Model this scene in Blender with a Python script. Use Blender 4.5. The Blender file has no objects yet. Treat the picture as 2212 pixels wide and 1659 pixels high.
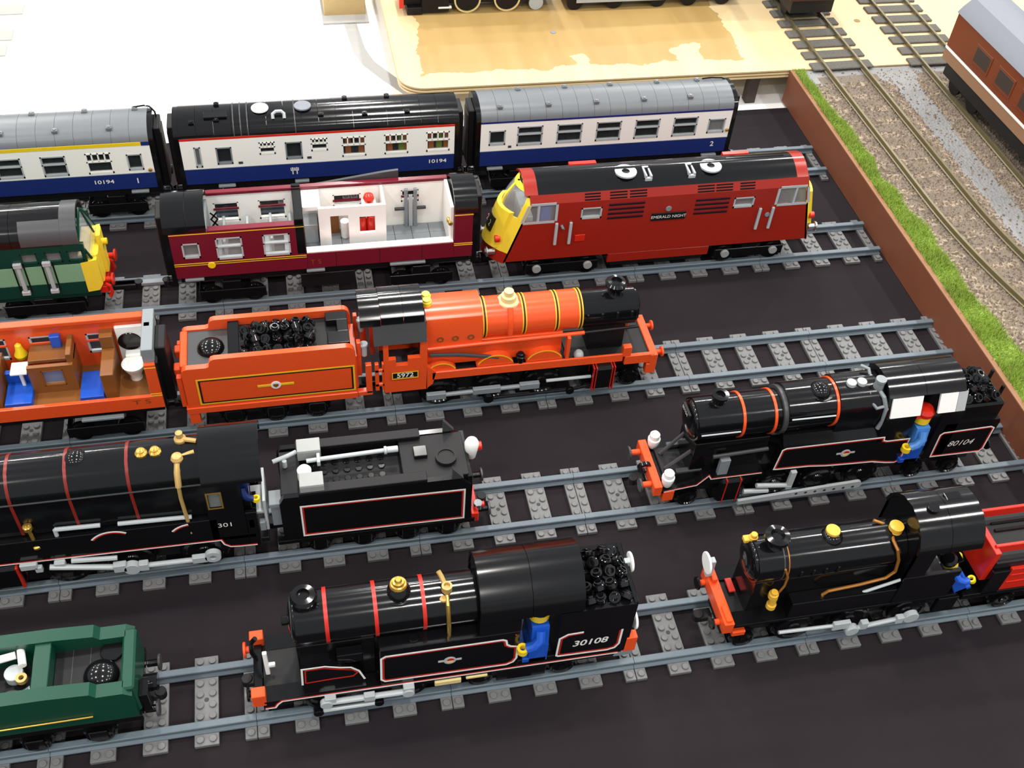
import bpy, bmesh, math, random
from mathutils import Vector, Matrix
random.seed(7)
U = 0.008            # one stud in metres; all shapes below are written in studs
ZR = 1.15            # top of the plastic rails above the cloth
TY = {1: 0.0, 2: 15.6, 3: 32.0, 4: 50.4, 5: 67.3}   # centre line of each track
sc = bpy.context.scene
col = sc.collection

# ------------------------------------------------------------------ camera
cam_d = bpy.data.cameras.new('camera')
cam_d.sensor_width = 36.0
cam_d.lens = 2333.43 / 2212 * 36.0
cam_d.clip_start = 0.01
cam_d.clip_end = 60
cam = bpy.data.objects.new('camera', cam_d)
cam.location = (-23.4024 * U, -45.3013 * U, 84.7425 * U)
cam.rotation_euler = (0.755311, -0.062184, -0.194035)
col.objects.link(cam)
sc.camera = cam

# ------------------------------------------------------------------ light
world = bpy.data.worlds.new('hall')
sc.world = world
world.use_nodes = True
bgn = world.node_tree.nodes['Background']
bgn.inputs[0].default_value = (0.93, 0.97, 1.0, 1)
bgn.inputs[1].default_value = 0.62
sc.view_settings.view_transform = 'Standard'
sc.view_settings.look = 'None'
sc.view_settings.exposure = 0.0
sc.view_settings.gamma = 1.0
sc.view_settings.use_curve_mapping = False
LAMPS = []
for iy in range(6):
    for ix in range(5):
        LAMPS.append((-2.9 + 1.5 * ix, -1.9 + 1.35 * iy))
for (lx, ly) in LAMPS:
    ld = bpy.data.lights.new('hall_lamp', 'AREA')
    ld.shape = 'DISK'
    ld.size = 0.16
    ld.energy = 17.5 if ly > 0.5 else 14.0
    ld.color = (1.0, 0.97, 0.92)
    lo = bpy.data.objects.new('hall_lamp', ld)
    lo.location = (lx, ly, 2.3)
    col.objects.link(lo)

# ------------------------------------------------------------------ materials
def lin(c):
    def f(u):
        u /= 255.0
        return u / 12.92 if u <= 0.04045 else ((u + 0.055) / 1.055) ** 2.4
    return (f(c[0]), f(c[1]), f(c[2]), 1.0)

MATS = {}
def mat(name, rgb, rough=0.28, metal=0.0, coat=0.0, var=0.06, nscale=300.0, bump=0.0, spec=0.5, alpha=None, trans=0.0):
    m = bpy.data.materials.new(name)
    m.use_nodes = True
    nt = m.node_tree
    b = nt.nodes['Principled BSDF']
    tc = nt.nodes.new('ShaderNodeTexCoord')
    nz = nt.nodes.new('ShaderNodeTexNoise')
    nz.inputs['Scale'].default_value = nscale
    nz.inputs['Detail'].default_value = 4
    nt.links.new(tc.outputs['Object'], nz.inputs['Vector'])
    mx = nt.nodes.new('ShaderNodeMix')
    mx.data_type = 'RGBA'
    c = lin(rgb)
    mx.inputs['A'].default_value = tuple(max(0, v * (1 - var)) for v in c[:3]) + (1,)
    mx.inputs['B'].default_value = tuple(min(1, v * (1 + var)) for v in c[:3]) + (1,)
    nt.links.new(nz.outputs['Fac'], mx.inputs['Factor'])
    nt.links.new(mx.outputs['Result'], b.inputs['Base Color'])
    b.inputs['Roughness'].default_value = rough
    b.inputs['Metallic'].default_value = metal
    b.inputs['Coat Weight'].default_value = coat
    b.inputs['Coat Roughness'].default_value = 0.06
    b.inputs['Specular IOR Level'].default_value = spec
    b.inputs['Transmission Weight'].default_value = trans
    if alpha is not None:
        b.inputs['Alpha'].default_value = alpha
    if bump > 0:
        bp = nt.nodes.new('ShaderNodeBump')
        bp.inputs['Strength'].default_value = bump
        bp.inputs['Distance'].default_value = 0.001
        nt.links.new(nz.outputs['Fac'], bp.inputs['Height'])
        nt.links.new(bp.outputs['Normal'], b.inputs['Normal'])
    MATS[name] = m
    return m

mat('black', (13, 13, 15), 0.13, spec=0.38)
mat('black_matt', (19, 18, 20), 0.5, spec=0.3)
mat('dark_grey', (62, 62, 64), 0.32)
mat('rail_grey', (96, 108, 116), 0.42, var=0.1, nscale=120)
mat('sleeper_grey', (108, 108, 108), 0.45, var=0.15, nscale=150)
mat('pin_dark', (40, 40, 40), 0.5)
mat('grey', (128, 134, 138), 0.32)
mat('light_grey', (176, 182, 184), 0.3)
mat('white', (248, 247, 240), 0.3, var=0.02)
mat('bright_white', (250, 250, 246), 0.28, var=0.02)
mat('blue_livery', (26, 44, 108), 0.25)
mat('trim_red', (206, 38, 20), 0.25)
mat('trim_yellow', (240, 205, 30), 0.25)
mat('yellow', (246, 218, 62), 0.26)
mat('orange_red', (232, 82, 34), 0.24)
mat('red', (206, 38, 20), 0.24)
mat('diesel_red', (152, 34, 20), 0.22)
mat('coal', (14, 14, 16), 0.07, spec=0.6)
mat('maroon', (112, 22, 40), 0.22)
mat('brown', (128, 78, 34), 0.35)
mat('blue', (28, 84, 190), 0.28)
mat('sky_blue', (70, 130, 200), 0.3)
mat('green', (9, 64, 47), 0.3)
mat('sand_green', (124, 170, 134), 0.3)
mat('dark_green', (16, 58, 46), 0.25)
mat('skin_yellow', (240, 205, 40), 0.25)
mat('gold', (198, 158, 72), 0.25, metal=0.75)
mat('pearl_gold', (196, 160, 96), 0.4, metal=0.3)
mat('tan_plastic', (222, 200, 140), 0.3)
mat('copper', (160, 104, 40), 0.35, metal=0.3)
mat('chrome', (205, 208, 210), 0.12, metal=0.95)
mat('lime', (150, 190, 30), 0.3)
mat('orange', (236, 130, 30), 0.3)
mat('line_white', (236, 232, 228), 0.35, var=0.0)
mat('line_red', (190, 34, 20), 0.35, var=0.0)
mat('line_yellow', (236, 190, 40), 0.35, var=0.0)
mat('glass', (60, 66, 66), 0.06, alpha=0.28, var=0.0)
mat('mustard', (222, 172, 58), 0.3)
mat('clear', (205, 212, 212), 0.08, alpha=0.16, var=0.0)
mat('roof_grey', (108, 112, 116), 0.3)
mat('dark_red', (122, 32, 24), 0.3)
mat('navy', (18, 40, 92), 0.3)
mat('mid_grey', (150, 152, 150), 0.35)
mat('headcode', (46, 44, 20), 0.4)

# ------------------------------------------------------------------ mesh building
class MB:
    def __init__(s):
        s.v = []; s.f = []
    def add(s, vs, fs):
        n = len(s.v)
        s.v += [tuple(q) for q in vs]
        s.f += [tuple(i + n for i in f) for f in fs]
        return s
    def mark(s): return len(s.v)
    def xf(s, n, M):
        for i in range(n, len(s.v)):
            s.v[i] = tuple(M @ Vector(s.v[i]))
        return s
    def box(s, x0, x1, y0, y1, z0, z1, c=0.05):
        if x0 > x1: x0, x1 = x1, x0
        if y0 > y1: y0, y1 = y1, y0
        if z0 > z1: z0, z1 = z1, z0
        c = min(c, (x1 - x0) * .3, (y1 - y0) * .3, (z1 - z0) * .3)
        X = (x0, x1); Y = (y0, y1); Z = (z0, z1)
        if c < 0.015:
            vs = [(X[i], Y[j], Z[k]) for i in (0, 1) for j in (0, 1) for k in (0, 1)]
            return s.add(vs, [(0, 1, 3, 2), (4, 6, 7, 5), (0, 4, 5, 1), (2, 3, 7, 6), (0, 2, 6, 4), (1, 5, 7, 3)])
        vs = []; idx = {}
        for i in (0, 1):
            for j in (0, 1):
                for k in (0, 1):
                    sx, sy, sz = (1, -1)[i], (1, -1)[j], (1, -1)[k]
                    idx[i, j, k] = len(vs)
                    vs += [(X[i], Y[j] + c * sy, Z[k] + c * sz), (X[i] + c * sx, Y[j], Z[k] + c * sz), (X[i] + c * sx, Y[j] + c * sy, Z[k])]
        F = []
        for i in (0, 1): F.append([idx[i, j, k] for j, k in ((0, 0), (1, 0), (1, 1), (0, 1))])
        for j in (0, 1): F.append([idx[i, j, k] + 1 for i, k in ((0, 0), (1, 0), (1, 1), (0, 1))])
        for k in (0, 1): F.append([idx[i, j, k] + 2 for i, j in ((0, 0), (1, 0), (1, 1), (0, 1))])
        for j in (0, 1):
            for k in (0, 1): a, b = idx[0, j, k], idx[1, j, k]; F.append([a + 1, b + 1, b + 2, a + 2])
        for i in (0, 1):
            for k in (0, 1): a, b = idx[i, 0, k], idx[i, 1, k]; F.append([a, b, b + 2, a + 2])
        for i in (0, 1):
            for j in (0, 1): a, b = idx[i, j, 0], idx[i, j, 1]; F.append([a, b, b + 1, a + 1])
        for q in idx.values(): F.append([q, q + 1, q + 2])
        return s.add(vs, F)
    def _ax(s, axis, c, r, a, h):
        ca, sa = math.cos(a) * r, math.sin(a) * r
        if axis == 'z': return (c[0] + ca, c[1] + sa, c[2] + h)
        if axis == 'x': return (c[0] + h, c[1] + ca, c[2] + sa)
        return (c[0] + ca, c[1] + h, c[2] + sa)
    def lathe(s, c, prof, axis='z', n=20, sx=1.0):
        vs = []; F = []
        m = len(prof)
        for (r, h) in prof:
            for k in range(n): vs.append(s._ax(axis, c, max(r, 0.0005), 2 * math.pi * k / n, h))
        for j in range(m - 1):
            for k in range(n):
                k2 = (k + 1) % n
                F.append((j * n + k, j * n + k2, (j + 1) * n + k2, (j + 1) * n + k))
        F.append(tuple(range(n)))
        F.append(tuple(range((m - 1) * n, m * n)))
        return s.add(vs, F)
    def cyl(s, c, r, h, axis='z', n=20, b=0.04, r2=None):
        r2 = r if r2 is None else r2
        b = min(b, abs(h) * .3, r * .3)
        sg = 1 if h > 0 else -1
        return s.lathe(c, [(r - b, 0), (r, b * sg), (r2, h - b * sg), (r2 - b, h)], axis, n)
    def ring(s, c, ro, ri, h, axis='z', n=20):
        vs = []; F = []
        for (r, hh) in ((ro, 0), (ro, h), (ri, h), (ri, 0)):
            for k in range(n): vs.append(s._ax(axis, c, r, 2 * math.pi * k / n, hh))
        for j in range(4):
            j2 = (j + 1) % 4
            for k in range(n):
                k2 = (k + 1) % n
                F.append((j * n + k, j * n + k2, j2 * n + k2, j2 * n + k))
        return s.add(vs, F)
    def dome(s, c, r, h, axis='z', n=20, m=7):
        return s.lathe(c, [(r * math.cos(t * math.pi / 2 / m), h * math.sin(t * math.pi / 2 / m)) for t in range(m + 1)], axis, n)
    def tube(s, pts, r, n=8):
        P = [Vector(q) for q in pts]
        vs = []; F = []
        up = None
        for i, q in enumerate(P):
            t = (P[min(i + 1, len(P) - 1)] - P[max(i - 1, 0)]).normalized()
            if up is None: up = Vector((0, 0, 1)) if abs(t.z) < .9 else Vector((0, 1, 0))
            a = t.cross(up)
            if a.length < 1e-4: a = t.cross(Vector((1, 0, 0)))
            a.normalize(); b2 = a.cross(t).normalized(); up = b2
            for k in range(n):
                w = 2 * math.pi * k / n
                vs.append(q + (a * math.cos(w) + b2 * math.sin(w)) * r)
        for i in range(len(P) - 1):
            for k in range(n):
                k2 = (k + 1) % n
                F.append((i * n + k, i * n + k2, (i + 1) * n + k2, (i + 1) * n + k))
        F.append(tuple(range(n))); F.append(tuple(range((len(P) - 1) * n, len(P) * n)))
        return s.add(vs, F)
    def _prism(s, A, B):
        n = len(A)
        F = [tuple(range(n)), tuple(range(n, 2 * n))]
        for k in range(n):
            k2 = (k + 1) % n
            F.append((k, k2, n + k2, n + k))
        return s.add(list(A) + list(B), F)
    def pxz(s, pts, y0, y1): return s._prism([(x, y0, z) for x, z in pts], [(x, y1, z) for x, z in pts])
    def pyz(s, pts, x0, x1): return s._prism([(x0, y, z) for y, z in pts], [(x1, y, z) for y, z in pts])
    def pxy(s, pts, z0, z1): return s._prism([(x, y, z0) for x, y in pts], [(x, y, z1) for x, y in pts])
    def panel(s, x0, x1, z0, z1, y0, y1, holes):
        xs = sorted(set([x0, x1] + [h[0] for h in holes] + [h[1] for h in holes]))
        xs = [x for x in xs if x0 <= x <= x1]
        for a, b in zip(xs[:-1], xs[1:]):
            m = (a + b) / 2
            zz = [z0]
            for h in sorted([h for h in holes if h[0] < m < h[1]], key=lambda h: h[2]): zz += [h[2], h[3]]
            zz.append(z1)
            for k in range(0, len(zz), 2):
                if zz[k + 1] - zz[k] > 1e-4: s.box(a, b, y0, y1, zz[k], zz[k + 1], 0)
        return s
    def shell(s, prof, x0, x1, t):
        """arched sheet: prof (y,z) runs across, extruded in x, thickness t downwards"""
        P = [Vector((q[0], q[1])) for q in prof]
        inn = []
        for i, q in enumerate(P):
            d = (P[min(i + 1, len(P) - 1)] - P[max(i - 1, 0)]).normalized()
            inn.append((q.x + d.y * t, q.y - d.x * t))
        return s.pyz_strip([(q.x, q.y) for q in P], inn, x0, x1)
    def pyz_strip(s, out, inn, x0, x1):
        n = len(out); vs = []
        for x in (x0, x1):
            vs += [(x, y, z) for y, z in out] + [(x, y, z) for y, z in inn]
        F = []
        for k in range(n - 1):
            F.append((k, k + 1, 2 * n + k + 1, 2 * n + k))
            F.append((n + k, n + k + 1, 3 * n + k + 1, 3 * n + k))
            F.append((k, k + 1, n + k + 1, n + k))
            F.append((2 * n + k, 2 * n + k + 1, 3 * n + k + 1, 3 * n + k))
        F.append((0, n, 3 * n, 2 * n)); F.append((n - 1, 2 * n - 1, 4 * n - 1, 3 * n - 1))
        return s.add(vs, F)
    def line(s, pts, w, y, t=0.03, closed=False):
        """painted line as a thin raised ribbon in the x-z plane, facing -y"""
        P = [Vector(q) for q in pts]
        n = len(P)
        L = []; R = []
        for i in range(n):
            if closed: a, b = P[i - 1], P[(i + 1) % n]
            else: a, b = P[max(i - 1, 0)], P[min(i + 1, n - 1)]
            d1 = (P[i] - a); d2 = (b - P[i])
            if d1.length < 1e-6: d1 = d2
            if d2.length < 1e-6: d2 = d1
            d1 = d1.normalized(); d2 = d2.normalized()
            nn = Vector((-d1.y - d2.y, d1.x + d2.x))
            if nn.length < 1e-5: nn = Vector((-d1.y, d1.x))
            nn.normalize()
            k = 1 / max(0.45, nn.dot(Vector((-d1.y, d1.x))))
            L.append(P[i] + nn * w / 2 * k); R.append(P[i] - nn * w / 2 * k)
        m = n if closed else n - 1
        vs = []
        for q in (L, R): vs += [(a.x, y - t, a.y) for a in q]
        for q in (L, R): vs += [(a.x, y, a.y) for a in q]
        F = []
        for i in range(m):
            j = (i + 1) % n
            F += [(i, j, n + j, n + i), (i, j, 2 * n + j, 2 * n + i), (n + i, n + j, 3 * n + j, 3 * n + i)]
        return s.add(vs, F)
    def mesh(s, name, off=(0, 0, 0), smooth=32):
        me = bpy.data.meshes.new(name)
        me.from_pydata([((x - off[0]) * U, (y - off[1]) * U, (z - off[2]) * U) for x, y, z in s.v], [], s.f)
        bm = bmesh.new(); bm.from_mesh(me)
        bmesh.ops.recalc_face_normals(bm, faces=bm.faces)
        bm.to_mesh(me); bm.free()
        if smooth:
            me.polygons.foreach_set('use_smooth', [True] * len(me.polygons))
            me.set_sharp_from_angle(angle=math.radians(smooth))
        return me

def arc(cx, cz, r, a0, a1, n=10):
    return [(cx + r * math.cos(math.radians(a0 + (a1 - a0) * k / n)), cz + r * math.sin(math.radians(a0 + (a1 - a0) * k / n))) for k in range(n + 1)]

def text_mb(txt, x, z, size, y, shear=0.0, t=0.03, ang=0.0, align='CENTER', wide=1.0, bold=0.0):
    cu = bpy.data.curves.new('t', 'FONT')
    cu.body = txt; cu.size = 1.0; cu.align_x = align; cu.align_y = 'CENTER'; cu.shear = shear; cu.offset = bold
    cu.resolution_u = 3
    ob = bpy.data.objects.new('t', cu)
    col.objects.link(ob)
    dg = bpy.context.evaluated_depsgraph_get()
    me = bpy.data.meshes.new_from_object(ob.evaluated_get(dg))
    mb = MB()
    n = len(me.vertices)
    ca, sa = math.cos(ang), math.sin(ang)
    vs = []
    for v in me.vertices:
        a, b = v.co.x * size * wide, v.co.y * size
        vs.append((x + a * ca - b * sa, y - t, z + a * sa + b * ca))
    mb.add(vs, [tuple(q.vertices) for q in me.polygons])
    bpy.data.objects.remove(ob); bpy.data.curves.remove(cu); bpy.data.meshes.remove(me)
    return mb

class Thing:
    """an Empty at the thing's base that parents its parts; x and z in scene studs, y from the thing's own centre line"""
    def __init__(s, name, label, cat, x, y, z, group=None, kind=None):
        o = bpy.data.objects.new(name, None)
        o.empty_display_size = 0.01
        o.location = (x * U, y * U, z * U)
        col.objects.link(o)
        if kind: o['kind'] = kind
        if label: o['label'] = label
        if cat: o['category'] = cat
        if group: o['group'] = group
        s.o = o; s.off = (x, 0.0, z)
    def p(s, name, mb, m, parent=None, label=None, smooth=32, kind=None):
        me = mb.mesh(name, s.off, smooth) if isinstance(mb, MB) else mb
        if m and not me.materials: me.materials.append(MATS[m])
        o = bpy.data.objects.new(name, me)
        col.objects.link(o)
        o.parent = parent or s.o
        if label: o['label'] = label
        if kind: o['kind'] = kind
        return o
    def inst(s, name, me, dx, dy, dz, parent=None, rot=None):
        """another part that shares mesh data, moved by studs"""
        o = bpy.data.objects.new(name, me)
        o.location = (dx * U, dy * U, dz * U)
        if rot: o.rotation_euler = rot
        col.objects.link(o)
        o.parent = parent or s.o
        return o

def solo(name, mb, m, label, cat, origin, group=None, kind=None, smooth=32):
    """a thing that is one mesh"""
    me = mb.mesh(name, origin, smooth)
    me.materials.append(MATS[m])
    o = bpy.data.objects.new(name, me)
    o.location = tuple(q * U for q in origin)
    col.objects.link(o)
    if label: o['label'] = label
    if cat: o['category'] = cat
    if group: o['group'] = group
    if kind: o['kind'] = kind
    return o
# ================================================================== the setting
def node_mat(name):
    m = bpy.data.materials.new(name); m.use_nodes = True
    MATS[name] = m
    return m, m.node_tree, m.node_tree.nodes['Principled BSDF']

# woven black cloth
m, nt, b = node_mat('cloth')
tc = nt.nodes.new('ShaderNodeTexCoord')
n1 = nt.nodes.new('ShaderNodeTexNoise'); n1.inputs['Scale'].default_value = 9; n1.inputs['Detail'].default_value = 5
n2 = nt.nodes.new('ShaderNodeTexNoise'); n2.inputs['Scale'].default_value = 900; n2.inputs['Detail'].default_value = 2
nt.links.new(tc.outputs['Object'], n1.inputs['Vector']); nt.links.new(tc.outputs['Object'], n2.inputs['Vector'])
mx = nt.nodes.new('ShaderNodeMix'); mx.data_type = 'RGBA'
mx.inputs['A'].default_value = lin((29, 25, 29)); mx.inputs['B'].default_value = lin((43, 37, 40))
nt.links.new(n1.outputs['Fac'], mx.inputs['Factor'])
nt.links.new(mx.outputs['Result'], b.inputs['Base Color'])
b.inputs['Roughness'].default_value = 0.9
b.inputs['Specular IOR Level'].default_value = 0.12
bp = nt.nodes.new('ShaderNodeBump'); bp.inputs['Strength'].default_value = 0.35; bp.inputs['Distance'].default_value = 0.0006
nt.links.new(n2.outputs['Fac'], bp.inputs['Height']); nt.links.new(bp.outputs['Normal'], b.inputs['Normal'])

# white table top with faint scuffs
m, nt, b = node_mat('table_white')
tc = nt.nodes.new('ShaderNodeTexCoord')
n1 = nt.nodes.new('ShaderNodeTexNoise'); n1.inputs['Scale'].default_value = 3; n1.inputs['Detail'].default_value = 6
nt.links.new(tc.outputs['Object'], n1.inputs['Vector'])
mx = nt.nodes.new('ShaderNodeMix'); mx.data_type = 'RGBA'
mx.inputs['A'].default_value = lin((232, 232, 230)); mx.inputs['B'].default_value = lin((246, 244, 242))
nt.links.new(n1.outputs['Fac'], mx.inputs['Factor']); nt.links.new(mx.outputs['Result'], b.inputs['Base Color'])
b.inputs['Roughness'].default_value = 0.45

# plywood: pale wood with an ochre stain brushed over it, ragged edges
m, nt, b = node_mat('plywood')
L = nt.links.new
tc = nt.nodes.new('ShaderNodeTexCoord')
sx = nt.nodes.new('ShaderNodeSeparateXYZ'); L(tc.outputs['Object'], sx.inputs[0])
nz = nt.nodes.new('ShaderNodeTexNoise'); nz.inputs['Scale'].default_value = 16; nz.inputs['Detail'].default_value = 5; nz.inputs['Roughness'].default_value = 0.6
L(tc.outputs['Object'], nz.inputs['Vector'])
def mth(op, a, bb=None):
    n = nt.nodes.new('ShaderNodeMath'); n.operation = op
    for i, q in enumerate((a, bb)):
        if q is None: continue
        if isinstance(q, (int, float)): n.inputs[i].default_value = q
        else: L(q, n.inputs[i])
    return n.outputs[0]
wob = mth('MULTIPLY', mth('SUBTRACT', nz.outputs['Fac'], 0.5), 7.0 * U)
xx = mth('ADD', sx.outputs['X'], wob); yy = mth('ADD', sx.outputs['Y'], wob)
inx = mth('MULTIPLY', mth('GREATER_THAN', xx, -4.6 * U), mth('LESS_THAN', xx, 42.5 * U))
iny = mth('GREATER_THAN', yy, 3.6 * U)
# a bare tongue near the right
bare = mth('MULTIPLY', mth('MULTIPLY', mth('GREATER_THAN', xx, 32 * U), mth('LESS_THAN', xx, 36 * U)), mth('LESS_THAN', yy, 7.5 * U))
bare2 = mth('MULTIPLY', mth('MULTIPLY', mth('GREATER_THAN', xx, 16.5 * U), mth('LESS_THAN', xx, 18.5 * U)), mth('LESS_THAN', yy, 6.5 * U))
stain = mth('MULTIPLY', mth('MULTIPLY', inx, iny), mth('MULTIPLY', mth('SUBTRACT', 1.0, bare), mth('SUBTRACT', 1.0, bare2)))
gr = nt.nodes.new('ShaderNodeTexNoise'); gr.inputs['Scale'].default_value = 10; gr.inputs['Detail'].default_value = 6
mp = nt.nodes.new('ShaderNodeMapping'); mp.inputs['Scale'].default_value = (4, 0.5, 1); mp.inputs['Rotation'].default_value = (0, 0, 0.5)
L(tc.outputs['Object'], mp.inputs[0]); L(mp.outputs[0], gr.inputs['Vector'])
def mixc(f, a, c):
    n = nt.nodes.new('ShaderNodeMix'); n.data_type = 'RGBA'
    L(f, n.inputs['Factor'])
    for k, q in (('A', a), ('B', c)):
        if isinstance(q, tuple): n.inputs[k].default_value = q
        else: L(q, n.inputs[k])
    return n.outputs['Result']
pale = mixc(gr.outputs['Fac'], lin((204, 178, 130)), lin((222, 198, 154)))
och = mixc(gr.outputs['Fac'], lin((158, 126, 70)), lin((188, 156, 98)))
L(mixc(stain, pale, och), b.inputs['Base Color'])
b.inputs['Roughness'].default_value = 0.5
mat('ply_light', (232, 208, 160), 0.6, var=0.12, nscale=60)
mat('ply_dark', (150, 118, 74), 0.7, var=0.2, nscale=60)
mat('fascia_brown', (122, 70, 47), 0.6, var=0.1, nscale=40)
mat('fascia_edge', (140, 98, 64), 0.6)
mat('timber_dark', (58, 46, 40), 0.6)
mat('block_wood', (196, 168, 116), 0.55, var=0.1, nscale=60)
mat('flat_grey', (166, 164, 162), 0.7)  # for the bent strip and the block's painted front shade
mat('card_grey', (168, 164, 158), 0.7)
mat('steel_rail', (122, 112, 84), 0.4, metal=0.4, var=0.15)
mat('old_sleeper', (92, 88, 82), 0.85, var=0.4, nscale=420, bump=0.9)
mat('scuff', (150, 150, 150), 0.7)
mat('buried_sleeper', (118, 106, 94), 0.9, var=0.35, nscale=500, bump=0.9)
mat('grass', (150, 174, 72), 0.85, var=0.28, nscale=60)
mat('stone_a', (142, 126, 108), 0.9, var=0.3, nscale=120)
mat('stone_b', (112, 98, 86), 0.9, var=0.3, nscale=120)
mat('hall_floor', (150, 145, 138), 0.6)

# ballast bed: stony brown-grey with a smoother slate-grey path between the two lines
m, nt, b = node_mat('ballast_bed')
L = nt.links.new
tc = nt.nodes.new('ShaderNodeTexCoord')
sx = nt.nodes.new('ShaderNodeSeparateXYZ'); L(tc.outputs['Object'], sx.inputs[0])
vo = nt.nodes.new('ShaderNodeTexVoronoi'); vo.inputs['Scale'].default_value = 330
L(tc.outputs['Object'], vo.inputs['Vector'])
nz = nt.nodes.new('ShaderNodeTexNoise'); nz.inputs['Scale'].default_value = 26; nz.inputs['Detail'].default_value = 5
L(tc.outputs['Object'], nz.inputs['Vector'])
sc1 = nt.nodes.new('ShaderNodeSeparateColor'); L(vo.outputs['Color'], sc1.inputs[0])
sto = mixc(sc1.outputs[0], lin((108, 96, 84)), lin((168, 150, 130)))
slate = mixc(nz.outputs['Fac'], lin((122, 121, 121)), lin((158, 157, 157)))
wob = mth('MULTIPLY', mth('SUBTRACT', nz.outputs['Fac'], 0.5), 3.0 * U)
xx = mth('ADD', sx.outputs['X'], wob); yy = mth('ADD', sx.outputs['Y'], wob)
pth = mth('MULTIPLY', mth('GREATER_THAN', xx, 13.6 * U), mth('LESS_THAN', xx, 17.4 * U))
endp = mth('GREATER_THAN', yy, 79.3 * U)
msk = mth('MAXIMUM', pth, endp)
L(mixc(msk, sto, slate), b.inputs['Base Color'])
b.inputs['Roughness'].default_value = 0.95
bp = nt.nodes.new('ShaderNodeBump'); bp.inputs['Strength'].default_value = 0.8; bp.inputs['Distance'].default_value = 0.0015
L(vo.outputs['Distance'], bp.inputs['Height']); L(bp.outputs['Normal'], b.inputs['Normal'])

# hall floor below the tables
solo('floor', MB().box(-700, 700, -500, 900, -97, -95, 0), 'hall_floor', 'pale hall floor under the tables', None, (0, 0, -95), kind='structure')

# white display table behind, and the trestle table that carries the cloth
t = Thing('display_table', 'white topped table behind the blue and white coaches', 'table', 0, 0, -95)
t.p('table_top', MB().box(-160, 150, 80.6, 240, -3.4, -0.25, 0.2), 'table_white')
for lx in (-150, 140):
    for ly in (90, 230):
        t.p('leg', MB().box(lx - 2, lx + 2, ly - 2, ly + 2, -95, -3.4, 0.2), 'light_grey')
t = Thing('trestle_table', 'long table hidden under the black cloth', 'table', 0, 0, -95)
t.p('table_top', MB().box(-150, 110, -34.5, 80.2, -3.4, -0.3, 0.2), 'block_wood')
for lx in (-140, 100):
    for ly in (-28, 74):
        t.p('leg', MB().box(lx - 2, lx + 2, ly - 2, ly + 2, -95, -3.4, 0.2), 'light_grey')

# black cloth with soft folds towards the viewer
mb = MB()
xs = [-152 + 2.2 * i for i in range(121)]
ys = [-60 + 1.5 * j for j in range(0, 43)] + [6, 20, 40, 60, 81.2]
def fold(x, y):
    h = 0.0
    if y < -4.5:
        k = min(1, (-4.5 - y) / 4)
        d = y + 0.07 * x
        h += k * (0.42 * math.sin(d * 1.15 + 0.5) + 0.16 * math.sin(d * 0.55 + x * 0.03) + 0.08 * math.sin(x * 0.21 + y * 0.4)) + 0.5 * k
    return h
vs = []
for y in ys:
    for x in xs:
        yy_, zz_ = y, fold(x, y)
        if y < -36:                      # hangs over the table's front edge
            zz_ = -(-36 - y) * 2.2 + 0.3 * math.sin(x * 0.25); yy_ = -36 - 0.25 * (-36 - y) * 0.2 - 0.4 * math.sin(x * 0.25)
        vs.append((x, yy_, zz_))
nx = len(xs)
fs = [(j * nx + i, j * nx + i + 1, (j + 1) * nx + i + 1, (j + 1) * nx + i) for j in range(len(ys) - 1) for i in range(nx - 1)]
mb.add(vs, fs)
solo('tablecloth', mb, 'cloth', 'black cloth spread under the toy trains', 'cloth', (0, 0, 0), smooth=60)

# plywood board on posts
t = Thing('plywood_board', 'plywood board with ochre stain on posts behind the coaches', 'board', 0, 80.2 + 3, 3.85)
def ply_outline(ins):
    x0, y0, r = -8.4 + ins, 83.2 - 83.2 + ins, 3.4
    pts = [(110, y0), (110, 60)]
    pts += [(x0, 60), (x0, y0 + r)]
    pts += [(x0 + r - r * math.cos(a), y0 + r - r * math.sin(a)) for a in [math.pi / 2 * k / 8 for k in range(1, 9)]]
    return pts
for k in range(5):
    z0 = 3.85 + 0.23 * k
    t.p('ply_layer', MB().pxy(ply_outline(0.0 if k % 2 == 0 else 0.1), z0, z0 + 0.23), ('ply_light', 'ply_dark', 'ply_light', 'ply_dark', 'plywood')[k], smooth=20)
sc_mb = MB().cyl((15.7, 13.3, 5.0), 0.42, 0.06, n=14)
t.p('screw', sc_mb, 'grey')
t.p('screw', MB().cyl((64.0, 12.9, 5.0), 0.5, 0.05, n=14), 'ply_dark')
for (px, py) in ((42.9, -0.2), (5.5, 2), (80, 2), (20, 40), (60, 40)):
    t.p('post', MB().box(px - 0.75, px + 0.75, py + 0.2, py + 1.7, -0.2, 3.85), 'timber_dark')

# wooden block, strip and cards on the white table
t = Thing('wooden_block', 'pale wooden block standing on the white table', 'block', -13.4, 114.5, -0.25)
t.p('block_body', MB().box(-16.7, -10.3, -1.2, 7, -0.25, 3.4, 0.1), 'block_wood')
t.p('front_shade', MB().box(-17, -10, -3.6, 8, -0.25, 0.02, 0.02), 'flat_grey', label='shaded front of the block as a flat grey plate')  # grey sheet stands in for shade on the block's front face
mb = MB()
path = [(-12.9, 110.8), (-12.3, 103), (-11.3, 99.2), (-9.2, 95.4), (-6.6, 91.2), (-5, 88.6)]
lp = []; rp = []
for i, q in enumerate(path):
    a = Vector(path[max(i - 1, 0)]); c = Vector(path[min(i + 1, len(path) - 1)])
    d = (c - a).normalized(); nrm = Vector((-d.y, d.x))
    lp.append(Vector(q) + nrm * 0.95); rp.append(Vector(q) - nrm * 0.95)
mb.pxy([(q.x, q.y) for q in lp] + [(q.x, q.y) for q in reversed(rp)], -0.25, -0.18)
solo('grey_strip', mb, 'flat_grey', 'bent flat grey strip running from the block under the plywood', 'strip', (-10, 98, -0.25))  # plain grey band laid flat on the table top
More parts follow.
